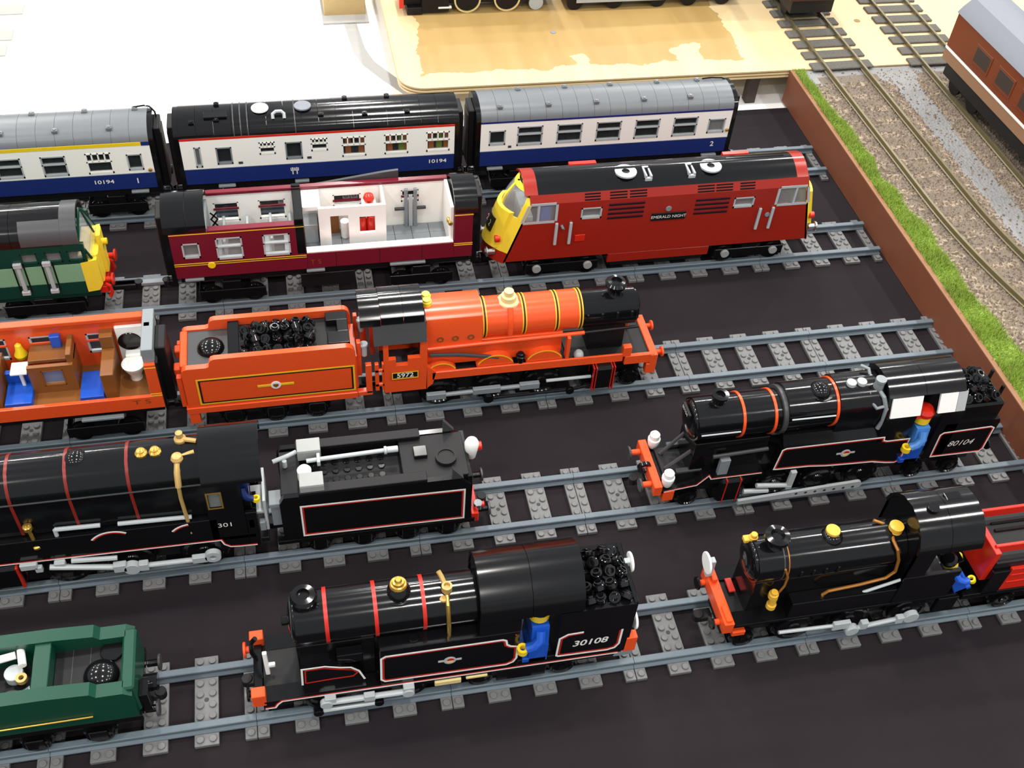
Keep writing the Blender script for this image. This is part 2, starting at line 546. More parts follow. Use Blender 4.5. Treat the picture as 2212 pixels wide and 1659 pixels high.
for k, (x0, x1, y0, y1, w) in enumerate(((-70, -61.5, 117.6, 120.6, 'topmost'), (-70, -62.2, 110.0, 112.8, 'second from the top'), (-70, -62.6, 105.6, 108.6, 'third from the top'), (-70, -63.1, 100.6, 104.2, 'lowest'))):
    solo('grey_card', MB().box(x0, x1, y0, y1, -0.25, -0.1, 0.02), 'card_grey', w + ' pale grey card at the left edge', 'card', ((x0 + x1) / 2, (y0 + y1) / 2, -0.25), group='grey cards on the white table')

# ------------------------------------------------------------------ scenic board at the right
BX, BY = 48.4, 0.0
t = Thing('scenic_board', 'model railway board with ballast behind the brown fascia', 'board', 48.4, 0, 0)
t.off = (48.4, 0, 0)
t.p('ballast_bed', MB().box(48.4, 112, 6, 83.1, 2.8, 4.75, 0), 'ballast_bed')
t.p('board_frame', MB().box(48.6, 112, 6, 83, 0.5, 2.8, 0), 'timber_dark')
f = t.p('fascia', MB().box(47.8, 48.4, 5.5, 83.1, 0.03, 5.0, 0.06), 'fascia_brown', label='brown fascia strip along the ballasted board')
t.p('fascia_cap', MB().box(47.8, 48.4, 5.5, 83.1, 5.0, 5.06, 0.0), 'fascia_edge', parent=f)
rnd = random.Random(3)
def lx(y):     # left rail of the nearer line bends to the right towards the viewer
    return 53.6 - 0.022 * (y - 60) + (0.0052 * max(0, 52 - y) ** 2 if y < 52 else 0)
def stones(n, seed, ok):
    r = random.Random(seed); mb = MB()
    tries = 0
    while n > 0 and tries < 200000:
        tries += 1
        x = r.uniform(49.5, 80); y = r.uniform(8, 82.5)
        if not ok(x, y, r): continue
        n -= 1
        s_ = r.uniform(0.10, 0.24); z = 4.75 + r.uniform(-0.02, 0.10)
        a = r.uniform(0, 6.3); vs = []
        for k in range(5):
            q = a + k * 1.257
            vs.append((x + s_ * math.cos(q) * r.uniform(.7, 1.1), y + s_ * math.sin(q) * r.uniform(.7, 1.1), z - 0.08))
        vs.append((x + r.uniform(-.05, .05), y + r.uniform(-.05, .05), z + s_ * 0.75))
        mb.add(vs, [(0, 1, 5), (1, 2, 5), (2, 3, 5), (3, 4, 5), (4, 0, 5)])
    return mb
def notpath(x, y, r):
    if 62.2 < x < 65.6 or y > 79.6: return r.random() < 0.12
    return x > grass_edge(y) - 0.5 or r.random() < .1
def grass_edge(y):
    return 49.75 + 0.038 * (82 - y) + 0.32 * math.sin(y * 0.31) + 0.25 * math.sin(y * 0.83 + 1)
t.p('ballast_stones', stones(17000, 11, notpath), 'stone_a', kind='stuff', smooth=0)
t.p('dark_ballast_stones', stones(12000, 12, notpath), 'stone_b', kind='stuff', smooth=0)
mb = MB(); r = random.Random(5)
for k in range(26000):
    y = r.uniform(6, 83); e = grass_edge(y)
    x = 48.45 + (e - 48.45) * r.random() ** 1.15
    h = r.uniform(0.35, 0.95) * (0.7 + 0.5 * math.sin(y * 0.5) ** 2)
    a = r.uniform(0, 6.3); w = 0.05
    dx, dy = math.cos(a) * w, math.sin(a) * w
    lx_, ly_ = r.uniform(-.45, .45), r.uniform(-.45, .45)
    mb.add([(x - dx, y - dy, 4.72), (x + dx, y + dy, 4.72), (x + lx_ * .5 + dx * .6, y + ly_ * .5 + dy * .6, 4.75 + h * .6), (x + lx_, y + ly_, 4.72 + h)], [(0, 1, 2), (0, 2, 3)])
t.p('grass_verge', mb, 'grass', kind='stuff', smooth=0, label='bright green static grass verge')
mb = MB()
ed = [(grass_edge(y) - .15, y) for y in [6 + 1.1 * k for k in range(71)]]
mb.pxy([(48.4, 6)] + ed + [(48.4, 83)], 4.7, 4.86)
t.p('turf', mb, 'grass')

def model_track(name, label, xf_, y0, y1, pitch, ref):
    tt = Thing(name, label, 'track', ref, 0, 4.75)
    for s_ in (0, 1):
        mb = MB(); prof = [(-0.26, 5.05), (-0.1, 5.12), (-0.1, 5.45), (-0.16, 5.5), (-0.16, 5.72), (0.16, 5.72), (0.16, 5.5), (0.1, 5.45), (0.1, 5.12), (0.26, 5.05)]
        n = 60; vs = []
        for k in range(n + 1):
            y = y0 + (y1 - y0) * k / n; x = xf_(y) + s_ * 5.7
            vs += [(x + a, y, z) for a, z in prof]
        m_ = len(prof)
        F = [(k * m_ + i, k * m_ + (i + 1) % m_, (k + 1) * m_ + (i + 1) % m_, (k + 1) * m_ + i) for k in range(n) for i in range(m_)]
        F += [tuple(range(m_)), tuple(range(n * m_, n * m_ + m_))]
        mb.add(vs, F)
        tt.p('rail', mb, 'steel_rail')
    me = MB().box(-1.9, 7.6, -1.0, 1.0, 4.75, 5.06, 0.14).mesh('sleeper', (0, 0, 4.75)); me.materials.append(MATS['old_sleeper'])
    me_b = me.copy(); me_b.materials.clear(); me_b.materials.append(MATS['buried_sleeper'])
    y = y0 + 1
    while y < y1 - 0.5:
        o = tt.inst('sleeper', me, xf_(y) - ref, y, -0.30 if y < 82.6 else 0.26)
        if y < 82.6: o.data = me_b
        o.rotation_euler = (0, 0, -math.atan2(xf_(y + .5) - xf_(y - .5), 1))
        y += pitch
    return tt
model_track('model_track', 'fine scale track curving along the ballast beside the grass verge', lx, 8, 128, 3.1, 56)
model_track('model_track', 'fine scale track passing under the brown coach at the right edge', lambda y: 68.5 + 0.0052 * max(0, 52 - y) ** 2, 8, 128, 3.1, 71)

# model vehicles on the fine scale lines
mat('coach_dark', (70, 40, 34), 0.5); mat('coach_brown', (118, 52, 22), 0.4); mat('coach_beige', (150, 112, 84), 0.45); mat('roof_blue_grey', (118, 122, 132), 0.4); mat('underframe', (18, 16, 18), 0.5)
def model_coach(label, xc, y0, y1, zt=18.4, low='coach_beige', up_='coach_brown', line='bright_white'):
    tt = Thing('model_coach', label, 'coach', xc, 0, 5.72)
    w = 4.1
    tt.p('underframe', MB().box(xc - 3.4, xc + 3.4, y0 + .6, y1 - .6, 7.2, 9.6), 'underframe')
    tt.p('lower_side', MB().box(xc - w, xc + w, y0, y1, 9.4, 11.0, 0.08), low)
    tt.p('waist_line', MB().box(xc - w - .05, xc + w + .05, y0, y1, 11.0, 11.35, 0.03), line)
    body = MB(); holes = []
    yy_ = y0 + 2
    up = tt.p('upper_side', MB().box(xc - w, xc + w, y0, y1, 11.35, 16.2, 0.1), up_)
    while yy_ + 4 < y1 - 1:
        for s_ in (-1, 1):
            wx = xc + s_ * (w + 0.02)
            fr = tt.p('window_frame', MB().box(wx - .06, wx + .06, yy_, yy_ + 4, 12.4, 15.0, 0.02), 'coach_brown')
            tt.p('pane', MB().box(wx - .08, wx + .08, yy_ + .3, yy_ + 3.7, 12.7, 14.7, 0.02), 'timber_dark', parent=fr)
        yy_ += 5.6
    prof = [(-w - .15, 16.2), (-w * .9, 17.0), (-w * .6, zt - .2), (0, zt + .1), (w * .6, zt - .2), (w * .9, 17.0), (w + .15, 16.2)]
    mb = MB(); mb._prism([(xc + a, y0 - .1, z) for a, z in prof], [(xc + a, y1 + .1, z) for a, z in prof])
    tt.p('roof', mb, 'roof_blue_grey')
    for ye in (y0 + 6, y1 - 6):
        bg = tt.p('bogie', MB().box(xc - 2.9, xc + 2.9, ye - 4, ye + 4, 6.6, 7.6), 'underframe')
        for dy in (-2.4, 2.4):
            for s_ in (-1, 1):
                tt.p('wheel', MB().cyl((xc + s_ * 2.62, ye + dy, 7.1), 1.38, s_ * 0.5, 'x', 20), 'black_matt', parent=bg)
    return tt
mc = model_coach('brown and beige model coach with white waist line at the right edge', 71.35, 43, 77.5)
mc.o.rotation_euler = (0, 0, 0.035); mc.o.location.x += 77.5 * math.sin(0.035) * U; mc.o.location.y += 77.5 * (1 - math.cos(0.035)) * U
model_coach('dark brown model coach at the top edge on the track crossing the plywood', 55.2, 94.5, 126, 18.4, 'coach_dark', 'coach_dark', 'coach_brown')

# model steam engine and tender standing on the plywood, cut by the top edge
t = Thing('model_engine', 'black model engine with cream rimmed wheels standing on the plywood', 'engine', 10, 105.9, 5.0)
t.p('frame', MB().box(-5.5, 17.5, -2.0, 2.2, 6.2, 7.6), 'black_matt')
t.p('buffer_beam', MB().box(-6.2, -5.5, -3.0, 3, 6.2, 8.0), 'trim_red')
t.p('cylinder', MB().box(-2.8, 1.2, -2.9, -2.2, 5.4, 8.4), 'black_matt')
t.p('guard_iron', MB().box(-5, -2.8, -2.9, 2.9, 5.1, 6.2), 'black_matt')
t.p('step', MB().box(-.4, 1.6, -2.95, -2.5, 5.9, 6.2), 'bright_white', label='white painted step')
t.p('boiler', MB().cyl((-4, 0, 11.3), 2.6, 15, 'x', 24), 'black')
t.p('chimney', MB().lathe((-2, 0, 13.5), [(0.9, 0), (0.7, .8), (0.8, 1.8), (1, 2.2)]), 'black')
t.p('footplate', MB().box(-5.5, 17.5, -3, 3, 8.4, 8.9), 'black_matt')
t.p('cab', MB().box(11, 17.5, -3, 3, 8.9, 15), 'black')
for wx, wr in ((4, 2.0), (10, 2.0)):
    for s_ in (-1, 1):
        w = t.p('wheel', MB().cyl((wx, s_ * 2.25, 5.0 + wr), wr - .2, s_ * .3, 'y', 24), 'black_matt')
        t.p('wheel_rim', MB().ring((wx, s_ * 2.2, 5.0 + wr), wr, wr - .24, s_ * .5, 'y', 28), 'tan_plastic', parent=w)
for wx in (14.5,):
    for s_ in (-1, 1): t.p('wheel', MB().cyl((wx, s_ * 2.2, 6.1), 1.1, s_ * .4, 'y', 18), 'light_grey')
t = Thing('model_wagon', 'pale blue and white model van behind the black engine on the plywood', 'wagon', 32, 105.4, 5.0)
t.p('frame', MB().box(19, 46, -2.2, 2.2, 6.4, 7.4), 'black_matt')
t.p('body', MB().box(20.5, 34.5, -3, 3, 7.0, 13.5), 'white')
t.p('valance', MB().box(20.5, 34.5, -3.05, -2.9, 6.3, 7.0), 'light_grey')
t.p('body_end', MB().box(35, 46, -2.9, 2.9, 7.2, 13), 'black_matt')
for wx in (20.4, 26.6, 33.5, 38.5, 44):
    for s_ in (-1, 1): t.p('wheel', MB().cyl((wx, s_ * 2.2, 6.3), 1.3, s_ * .45, 'y', 20), 'black_matt')
# ================================================================== plastic track
def sleeper_mesh(half=0):
    x0, x1 = (-1, 1) if half == 0 else ((0, 1) if half > 0 else (-1, 0))
    x0 += 0.03; x1 -= 0.03
    mb = MB().box(x0, x1, -4, 4, 0.02, 0.4, 0.04)
    sx_ = (-.5, .5) if half == 0 else ((.5,) if half > 0 else (-.5,))
    for x in sx_:
        for y in (-3.5, -1.5, -.5, .5, 1.5, 3.5):
            mb.cyl((x, y, 0.38), 0.3, 0.2, 'z', 12, 0.03)
    me = mb.mesh('sleeper', (0, 0, 0)); me.materials.append(MATS['sleeper_grey'])
    return me
SL = {h: sleeper_mesh(h) for h in (0, 1, -1)}
pin_me = MB().cyl((0, 0, 0.39), 0.2, 0.03, 'z', 10, 0.005).mesh('pin_hole'); pin_me.materials.append(MATS['pin_dark'])
rp = [(-0.5, 0.36), (-0.5, 0.5), (-0.17, 0.56), (-0.17, 0.88), (-0.3, 0.94), (-0.3, 1.1), (-0.24, 1.15), (0.24, 1.15), (0.3, 1.1), (0.3, 0.94), (0.17, 0.88), (0.17, 0.56), (0.5, 0.5), (0.5, 0.36)]
rail_me = {}
for s_ in (-1, 1):
    me = MB().pyz([(y + s_ * 2.5, z) for y, z in rp], 0.02, 15.98).mesh('rail', (0, 0, 0)); me.materials.append(MATS['rail_grey'])
    rail_me[s_] = me
NEAR = {5: 'farthest', 4: 'second farthest', 3: 'middle', 2: 'second nearest', 1: 'nearest'}
ENDS = {1: 33.07, 2: 32.55, 3: 32.25, 4: 31.2, 5: 31.0}
LAB = {
 5: ['at its right end past the grey roofed coach', 'under the right half of the grey roofed coach', 'under the left half of the grey roofed coach', 'under the right half of the dining coach', 'under the left half of the dining coach', 'under the gap beside the yellow striped coach', 'under the yellow striped coach'],
 4: ['at its right end before the red diesel', 'under the right half of the red diesel', 'under the left half of the red diesel', 'under the open white end of the maroon coach', 'under the middle of the maroon coach', 'in the gap ahead of the green diesel', 'under the green diesel'],
 3: ['at its empty right end against the fascia', 'empty, just ahead of the orange engine', 'under the boiler of the orange engine', 'under the cab of the orange engine', 'under the orange tender', 'under the open orange coach', 'under the left part of the open orange coach'],
 2: ['under the bunker of the tank engine numbered 80104', 'under the boiler of the tank engine numbered 80104', 'empty, ahead of the two white lamps', 'under the black tender with the white outlined panel', 'under the cab of the engine numbered 301', 'under the boiler of the engine numbered 301', 'under the front of the engine numbered 301'],
 1: ['under the red tender', 'under the engine with copper pipes', 'in the gap before the white disc', 'under the bunker end of the engine numbered 30108', 'under the smokebox of the engine numbered 30108', 'in the gap behind the green tender', 'under the green tender'],
}
for tr in (5, 4, 3, 2, 1):
    for k in range(7):
        x0 = ENDS[tr] - 16 * k
        t = Thing('track_section', 'grey piece of %s track, %s' % (NEAR[tr], LAB[tr][k]), 'track', x0, TY[tr], 0, group='grey plastic track sections')
        for s_ in (-1, 1): t.inst('rail', rail_me[s_], 0, 0, 0)
        t.inst('sleeper', SL[1], 0, 0, 0)
        for j in (4, 8, 12):
            o = t.inst('sleeper', SL[0], j, 0, 0)
            t.inst('pin_hole', pin_me, 0, 0.0, 0, parent=o)
        t.inst('sleeper', SL[-1], 16, 0, 0)

# ================================================================== helpers for the trains
def wheel_me(r, spokes=False, n=22):
    mb = MB().lathe((0, 0, 0), [(r + .22, 0), (r + .22, .12), (r, .16), (r * .98, .5), (r * .82, .52), (r * .78, .42), (r * .3, .42), (r * .26, .58), (0.01, .58)], 'y', n)
    return mb
WM = {}
def wheels(T, xs, r, m='black', parent=None, name='wheel', y=2.15, hub=None):
    for x in xs:
        for s_ in (-1, 1):
            mb = MB()
            pr = [(r + .2, 0), (r + .2, .12), (r, .16), (r * .98, .55), (r * .82, .57), (r * .76, .44), (r * .34, .44), (r * .3, .6), (0.01, .6)]
            mb.lathe((x, s_ * y, ZR + r), [(a, h * s_) for a, h in pr], 'y', 22)
            w = T.p(name, mb, m, parent=parent)
            if hub:
                T.p('hub', MB().cyl((x, s_ * (y + .5), ZR + r), r * .42, s_ * .35, 'y', 16), hub, parent=(w if parent is None else parent))

def bogie(T, xc, wb=4.0, r=1.05, ztop=4.2, hub=None, m='black'):
    b_ = T.p('bogie', MB().box(xc - wb / 2 - 1.3, xc + wb / 2 + 1.3, -2.9, -2.75, 1.9, 3.2).box(xc - wb / 2 - 1.3, xc + wb / 2 + 1.3, 2.75, 2.9, 1.9, 3.2).box(xc - 1, xc + 1, -2.8, 2.8, 2.4, ztop).box(xc - wb / 2 - 1.3, xc - wb / 2 - 1.0, -2.8, 2.8, 2.2, 3.0), m)
    for dx in (-wb / 2, wb / 2):
        for s_ in (-1, 1):
            pr = [(r + .2, 0), (r + .2, .12), (r, .16), (r * .98, .5), (r * .8, .5), (r * .76, .42), (.01, .42)]
            T.p('wheel', MB().lathe((xc + dx, s_ * 2.15, ZR + r), [(a, h * s_) for a, h in pr], 'y', 20), m, parent=b_)
            if hub: T.p('axle_cap', MB().cyl((xc + dx, s_ * 2.85, ZR + r + .25), .52, s_ * .35, 'y', 16), hub, parent=b_)
    return b_

def buffers(T, x, d, z, m='black', ys=(-2, 2), r=.42, ln=1.0, face=None):
    for y in ys:
        b_ = T.p('buffer', MB().cyl((x, y, z), r * .6, d * ln, 'x', 12), m)
        T.p('buffer_face', MB().cyl((x + d * (ln - .02), y, z), r * 1.35, d * .22, 'x', 16), face or m, parent=b_)

def coupling(T, x, d, z=2.6):
    T.p('coupling', MB().box(x, x + d * 1.1, -.5, .5, z - .3, z + .3).cyl((x + d * 1.2, 0, z - .4), .45, .8, 'z', 14), 'black_matt')

def steps(T, x0, x1, z, y=-3.15):
    T.p('step', MB().box(x0, x1, y, y + .5, z - .3, z), 'grey', label='grey step')

def coal(x0, x1, y0, y1, z, track, label, group, layers=2, seed=1):
    global coal_me
    r = random.Random(seed)
    for lay in range(layers):
        ins = lay * 0.85
        y = y0 + ins
        while y <= y1 - ins + 1e-6:
            x = x0 + ins + r.uniform(0, .3)
            while x <= x1 - ins + 1e-6:
                o = bpy.data.objects.new('coal_piece', coal_me)
                o.location = ((x + r.uniform(-.12, .12)) * U, (TY[track] + y + r.uniform(-.12, .12)) * U, (z + lay * .62 + r.uniform(0, .15)) * U)
                o.rotation_euler = (r.uniform(-.9, .9), r.uniform(-.9, .9), r.uniform(0, 6))
                o['label'] = label; o['category'] = 'coal'; o['group'] = group
                col.objects.link(o)
                x += 1.02
            y += 1.02
mb = MB().lathe((0, 0, -.3), [(.46, 0), (.5, .04), (.5, .42), (.46, .46), (.33, .46), (.33, .64), (.24, .64), (.24, .4), (.01, .4)], 'z', 14)
coal_me = mb.mesh('coal_piece'); coal_me.materials.append(MATS['coal'])

def window(T, x0, x1, z0, z1, y, frame, kind='two', glass='glass', parent=None, s=-1, fw=.16, d=.12):
    """frame and pane set into a hole in a side wall whose outer face is y"""
    mb = MB(); ya, yb = y, y - s * d * 3
    ya = y + s * 0.04
    mb.box(x0, x1, ya, yb, z0, z0 + fw * 1.6, 0).box(x0, x1, ya, yb, z1 - fw, z1, 0).box(x0, x0 + fw, ya, yb, z0, z1, 0).box(x1 - fw, x1, ya, yb, z0, z1, 0)
    zb = z0 + (z1 - z0) * .58
    if kind in ('two', 'four'): mb.box(x0, x1, ya, yb, zb - fw * .5, zb + fw * .5, 0)
    if kind == 'four':
        for k in (1, 2, 3):
            xm = x0 + (x1 - x0) * k / 4
            mb.box(xm - fw * .45, xm + fw * .45, ya, yb, zb, z1, 0)
    f_ = T.p('window_frame', mb, frame, parent=parent)
    T.p('pane', MB().box(x0 + fw, x1 - fw, y - s * .18, y - s * .24, z0 + fw, z1 - fw, 0), glass, parent=f_)
    return f_

def figure(label, x, y, z, track, torso='blue', legs='blue', cap='black', rot=0.0, h=1.0, lean=0.0):
    T = Thing('toy_figure', label, 'figure', 0, 0, 0)
    T.o.location = (x * U, (TY[track] + y) * U, z * U); T.o.rotation_euler = (0, lean, rot)
    k = h
    mb = MB().box(-.55 * k, .55 * k, -.95 * k, -.05 * k, 0, 1.75 * k).box(-.55 * k, .55 * k, .05 * k, .95 * k, 0, 1.75 * k).box(-.9 * k, .5 * k, -.95 * k, .95 * k, 0, .4 * k)
    T.p('legs', mb, legs)
    mb = MB(); mb._prism([(-.5 * k, -.98 * k, 1.75 * k), (.5 * k, -.98 * k, 1.75 * k), (.5 * k, .98 * k, 1.75 * k), (-.5 * k, .98 * k, 1.75 * k)], [(-.5 * k, -.72 * k, 3.4 * k), (.5 * k, -.72 * k, 3.4 * k), (.5 * k, .72 * k, 3.4 * k), (-.5 * k, .72 * k, 3.4 * k)])
    T.p('torso', mb, torso)
    for s_ in (-1, 1):
        a = T.p('arm', MB().tube([(0, s_ * .78 * k, 3.15 * k), (-.05 * k, s_ * 1.1 * k, 2.7 * k), (-.35 * k, s_ * 1.2 * k, 2.25 * k), (-.75 * k, s_ * 1.15 * k, 2.0 * k)], .3 * k, 10), torso)
        hd = MB().ring((-1.05 * k, s_ * 1.15 * k, 1.72 * k), .33 * k, .17 * k, .4 * k, 'z', 12)
        T.p('hand', hd, 'skin_yellow', parent=a)
    T.p('head', MB().cyl((0, 0, 3.4 * k), .34 * k, .2 * k, n=14).lathe((0, 0, 3.5 * k), [(.5 * k, 0), (.62 * k, .1 * k), (.62 * k, .85 * k), (.5 * k, .98 * k)], 'z', 18), 'skin_yellow')
    T.p('cap', MB().lathe((0, 0, 4.25 * k), [(.66 * k, 0), (.68 * k, .3 * k), (.5 * k, .55 * k), (.2 * k, .62 * k)], 'z', 18).box(-1.0 * k, 0, -.5 * k, .5 * k, 4.22 * k, 4.32 * k, .02), cap)
    return T
# ================================================================== blue and white coaches on the farthest track
ROOF = [(-3.02, 11.68), (-2.92, 12.15), (-2.6, 12.62), (-2.05, 12.98), (-1.3, 13.25), (-.6, 13.37), (0, 13.4), (.6, 13.37), (1.3, 13.25), (2.05, 12.98), (2.6, 12.62), (2.92, 12.15), (3.02, 11.68)]
def coach(label, x0, x1, stripe, roof, wins, texts, vents, knobs, stp):
    T = Thing('passenger_coach', label, 'coach', (x0 + x1) / 2, TY[5], ZR)
    for s_ in (-1, 1):
        T.p('lower_side', MB().box(x0, x1, s_ * 3, s_ * 2.6, 5.3, 7.43, .03), 'blue_livery')
        up = T.p('upper_side', MB().panel(x0, x1, 7.43, 11.4, s_ * 3, s_ * 2.6, [w[:4] for w in wins]), 'white')
        T.p('cantrail_stripe', MB().box(x0, x1, s_ * 3.04, s_ * 2.6, 11.22 if stripe == 'trim_yellow' else 11.4, 11.68, .02), stripe)
        for (a, b_, c, d, kind, fr) in wins:
            window(T, a, b_, c, d, s_ * 3, fr, kind, parent=up, s=s_, glass='clear' if kind == 'blank' else 'glass')
        T.p('beading', MB().line([(x0 + .05, 7.5), (x1 - .05, 7.5)], .08, -3.0) if s_ < 0 else MB().box(x0, x1, 2.99, 3.02, 7.46, 7.54, 0), 'light_grey')
    n = int(round((x1 - x0) / 2)); w = (x1 - x0) / n
    me = MB().shell(ROOF, 0.015, w - .015, .22).mesh('roof_panel', (0, 0, 0)); me.materials.append(MATS[roof])
    for k in range(n): T.inst('roof_panel', me, x0 + k * w - T.off[0], 0, -T.off[2])
    for (x, d) in ((x0, -1), (x1, 1)):
        prof = [(a, z - .05) for a, z in ROOF] + [(3.02, 4.6), (-3.02, 4.6)]
        e = T.p('end_wall', MB().pyz(prof, x, x + d * .55), 'black')
        T.p('gangway', MB().box(x + d * .5, x + d * 1.25, -1.5, 1.5, 4.3, 12.4, .1), 'black_matt', parent=e)
        T.p('gangway_plate', MB().box(x + d * 1.2, x + d * 1.35, -1.2, 1.2, 4.6, 11.6, .02), 'timber_dark', parent=e)
        buffers(T, x + d * .5, d, 4.2, ln=.7)
    T.p('underframe', MB().box(x0, x1, -2.5, 2.5, 4.2, 5.3, .03), 'black_matt')
    for k in range(4):
        T.p('floor_seat', MB().box(x0 + 5 + k * 6.5, x0 + 7 + k * 6.5, -.2, 2.2, 5.3, 8.6), 'dark_grey')
    T.p('floor_pan', MB().box(x0 + .1, x1 - .1, -2.6, 2.6, 5.3, 5.4, 0), 'black_matt')
    T.p('battery_box', MB().box((x0 + x1) / 2 - 3.5, (x0 + x1) / 2 + 1.5, -2.7, 2.7, 2.6, 4.2), 'black_matt')
    bogie(T, x0 + 5, 4.2, 1.05, 4.2); bogie(T, x1 - 5, 4.2, 1.05, 4.2)
    coupling(T, x0 - .4, -1); coupling(T, x1 + .4, 1)
    for (a, b_) in stp: steps(T, a, b_, 5.0)
    for (s, x, z, sz, w_) in texts:
        T.p('numeral', text_mb(s, x, z, sz, -3.0, wide=w_, bold=.015), 'line_white')
    for (x, y, z) in vents:
        T.p('roof_vent', MB().box(x - .32, x + .32, y - .3, y + .3, z - .15, z + .22, .05).cyl((x, y, z + .2), .22, .12, 'z', 10), roof)
    for x in knobs:
        T.p('roof_vent', MB().box(x - .3, x + .3, .9, 1.5, 13.1, 13.55, .05).cyl((x, 1.2, 13.5), .24, .14, 'z', 10), roof)
    return T
g = 'light_grey'
T = coach('blue and white coach with grey roof and blue stripe, numbered 2', -1.0, 31.2, 'blue_livery', 'roof_grey',
      [(0.05, 2.1, 8.3, 10.4, 'door', g)] + [(3.55 + 5.0 * k, 6.75 + 5.0 * k, 8.03, 10.78, 'two', g) for k in range(5)] + [(28.2, 30.5, 8.2, 10.3, 'blank', g)],
      [('2', 29.3, 6.55, 1.0, 1.0)], [(1.4, -2, 13.05), (7.4, -2, 13.05), (13.4, -2, 13.05), (19.5, -2, 13.05), (25.5, -2, 13.05)], [4.2, 10.1, 15.9, 22.0, 27.3], [(0, 2, ), (28.2, 30.2)])
T.p('door_knob', MB().cyl((30.9, -3.0, 8.6), .22, -.25, 'y', 12), 'gold')
T.p('door_catch', MB().box(2.5, 2.9, -3.05, -3, 7.85, 8.15, 0), 'dark_grey')
T.p('roof_pipe', MB().tube([(28, 1.2, 13.5), (29.2, 1.2, 13.6), (30.6, 1.2, 13.5), (31.4, 1.2, 13.1)], .1), 'black')
T = coach('blue and white dining coach with black roof and red stripe', -36.2, -4.2, 'trim_red', 'black',
      [(-34.75, -34.0, 7.7, 10.5, 'blank', 'light_grey'), (-32.3, -30.5, 7.95, 10.3, 'door', 'grey'), (-27.35, -25.5, 9.0, 10.7, 'four', 'white'), (-24.35, -22.4, 8.1, 10.5, 'door', 'grey'), (-21.35, -19.4, 9.05, 10.8, 'four', 'white')] + [(-17.75 + 5.05 * k, -14.9 + 5.05 * k, 8.0, 10.75, 'four', 'white') for k in range(3)],
      [('10194', -6.3, 6.55, .72, 1.3)], [(-34.6, -1.9, 13.05), (-14.8, -1.9, 13.05), (-9.8, -1.9, 13.05), (-31.8, -1.7, 13.1), (-19.9, -1.7, 13.1)], [-31.75, -16.9, -11.9], [(-32.6, -30.6), (-23.6, -21.9)])
for (x, m_) in ((-26.8, 'bright_white'), (-21.9, 'roof_blue_grey')):
    T.p('roof_disc', MB().cyl((x, -.25, 13.42), 1.0, .22, 'z', 24), m_, label='round pale disc on the black roof')
T.p('roof_arch', MB().tube([(-25.4, -1.9, 13.05), (-25.4, -1.6, 13.5), (-25.0, -1.4, 13.7), (-24.4, -1.4, 13.7), (-24.1, -1.6, 13.5), (-24.1, -1.9, 13.05)], .2), 'light_grey')
T.p('roof_hatch', MB().box(-33.2, -30.6, -1.6, -.4, 13.2, 13.5), 'black')
for k, x in enumerate((-30.0, -29.2, -28.4, -23.0)): T.p('roof_rib', MB().shell([(a * 1.005, z + .05) for a, z in ROOF], x, x + .12, .1), 'dark_grey')
for s_ in (-.42, .42):
    T.p('cutlery_mark', MB().line([(-23.5 + s_ * .6, 5.95), (-23.5 + s_ * .6, 6.95)], .12, -3.0).line([(-23.68 + s_ * .6, 6.9), (-23.68 + s_ * .6, 6.5), (-23.32 + s_ * .6, 6.5), (-23.32 + s_ * .6, 6.9)], .08, -3.0), 'line_white', label='white cutlery mark')
for (x, m_) in ((-17, 'orange'), (-15.4, 'orange'), (-12, 'orange'), (-10.6, 'lime'), (-10, 'orange'), (-7, 'orange'), (-6, 'lime'), (-5.1, 'orange')):
    T.p('seat', MB().box(x - .35, x + .35, -2.52, -1.2, 5.4, 10.6), m_)
T.p('door_catch', MB().box(-29.9, -29.4, -3.05, -3, 7.9, 8.2, 0), 'dark_grey')
T.p('door_catch', MB().box(-21.9, -21.4, -3.05, -3, 8.05, 8.35, 0), 'dark_grey')
T = coach('blue and white coach with grey roof and yellow stripe, numbered 1', -71.5, -39.5, 'trim_yellow', 'roof_grey',
      [(-42.3, -40.6, 7.9, 10.1, 'door', g), (-46.75, -43.95, 7.7, 10.5, 'four', 'white'), (-51.6, -48.9, 7.7, 10.4, 'two', g), (-56.5, -53.7, 7.7, 10.4, 'two', g), (-61.5, -58.7, 7.7, 10.4, 'two', g), (-66.5, -63.7, 7.7, 10.4, 'two', g)],
      [('1', -41.6, 6.4, 1.0, 1.0), ('10194', -45.4, 6.5, .72, 1.3)], [(-43.6, -2, 13.05), (-49.4, -2, 13.05), (-55.2, -2, 13.05)], [-40.9, -46.4, -52.1], [(-42.6, -40.6)])
T.p('stripe_end', MB().box(-40.4, -39.5, -3.06, -2.9, 11.21, 11.69, 0), 'blue_livery')
T.p('door_knob', MB().cyl((-39.95, -3.0, 7.9), .22, -.25, 'y', 12), 'gold')
T.p('roof_pipe', MB().tube([(-41, 1.2, 13.6), (-39.8, 1.2, 13.75), (-39.2, 1.2, 13.6), (-38.7, 1.0, 13.0), (-38.6, .8, 11.6)], .1), 'black')
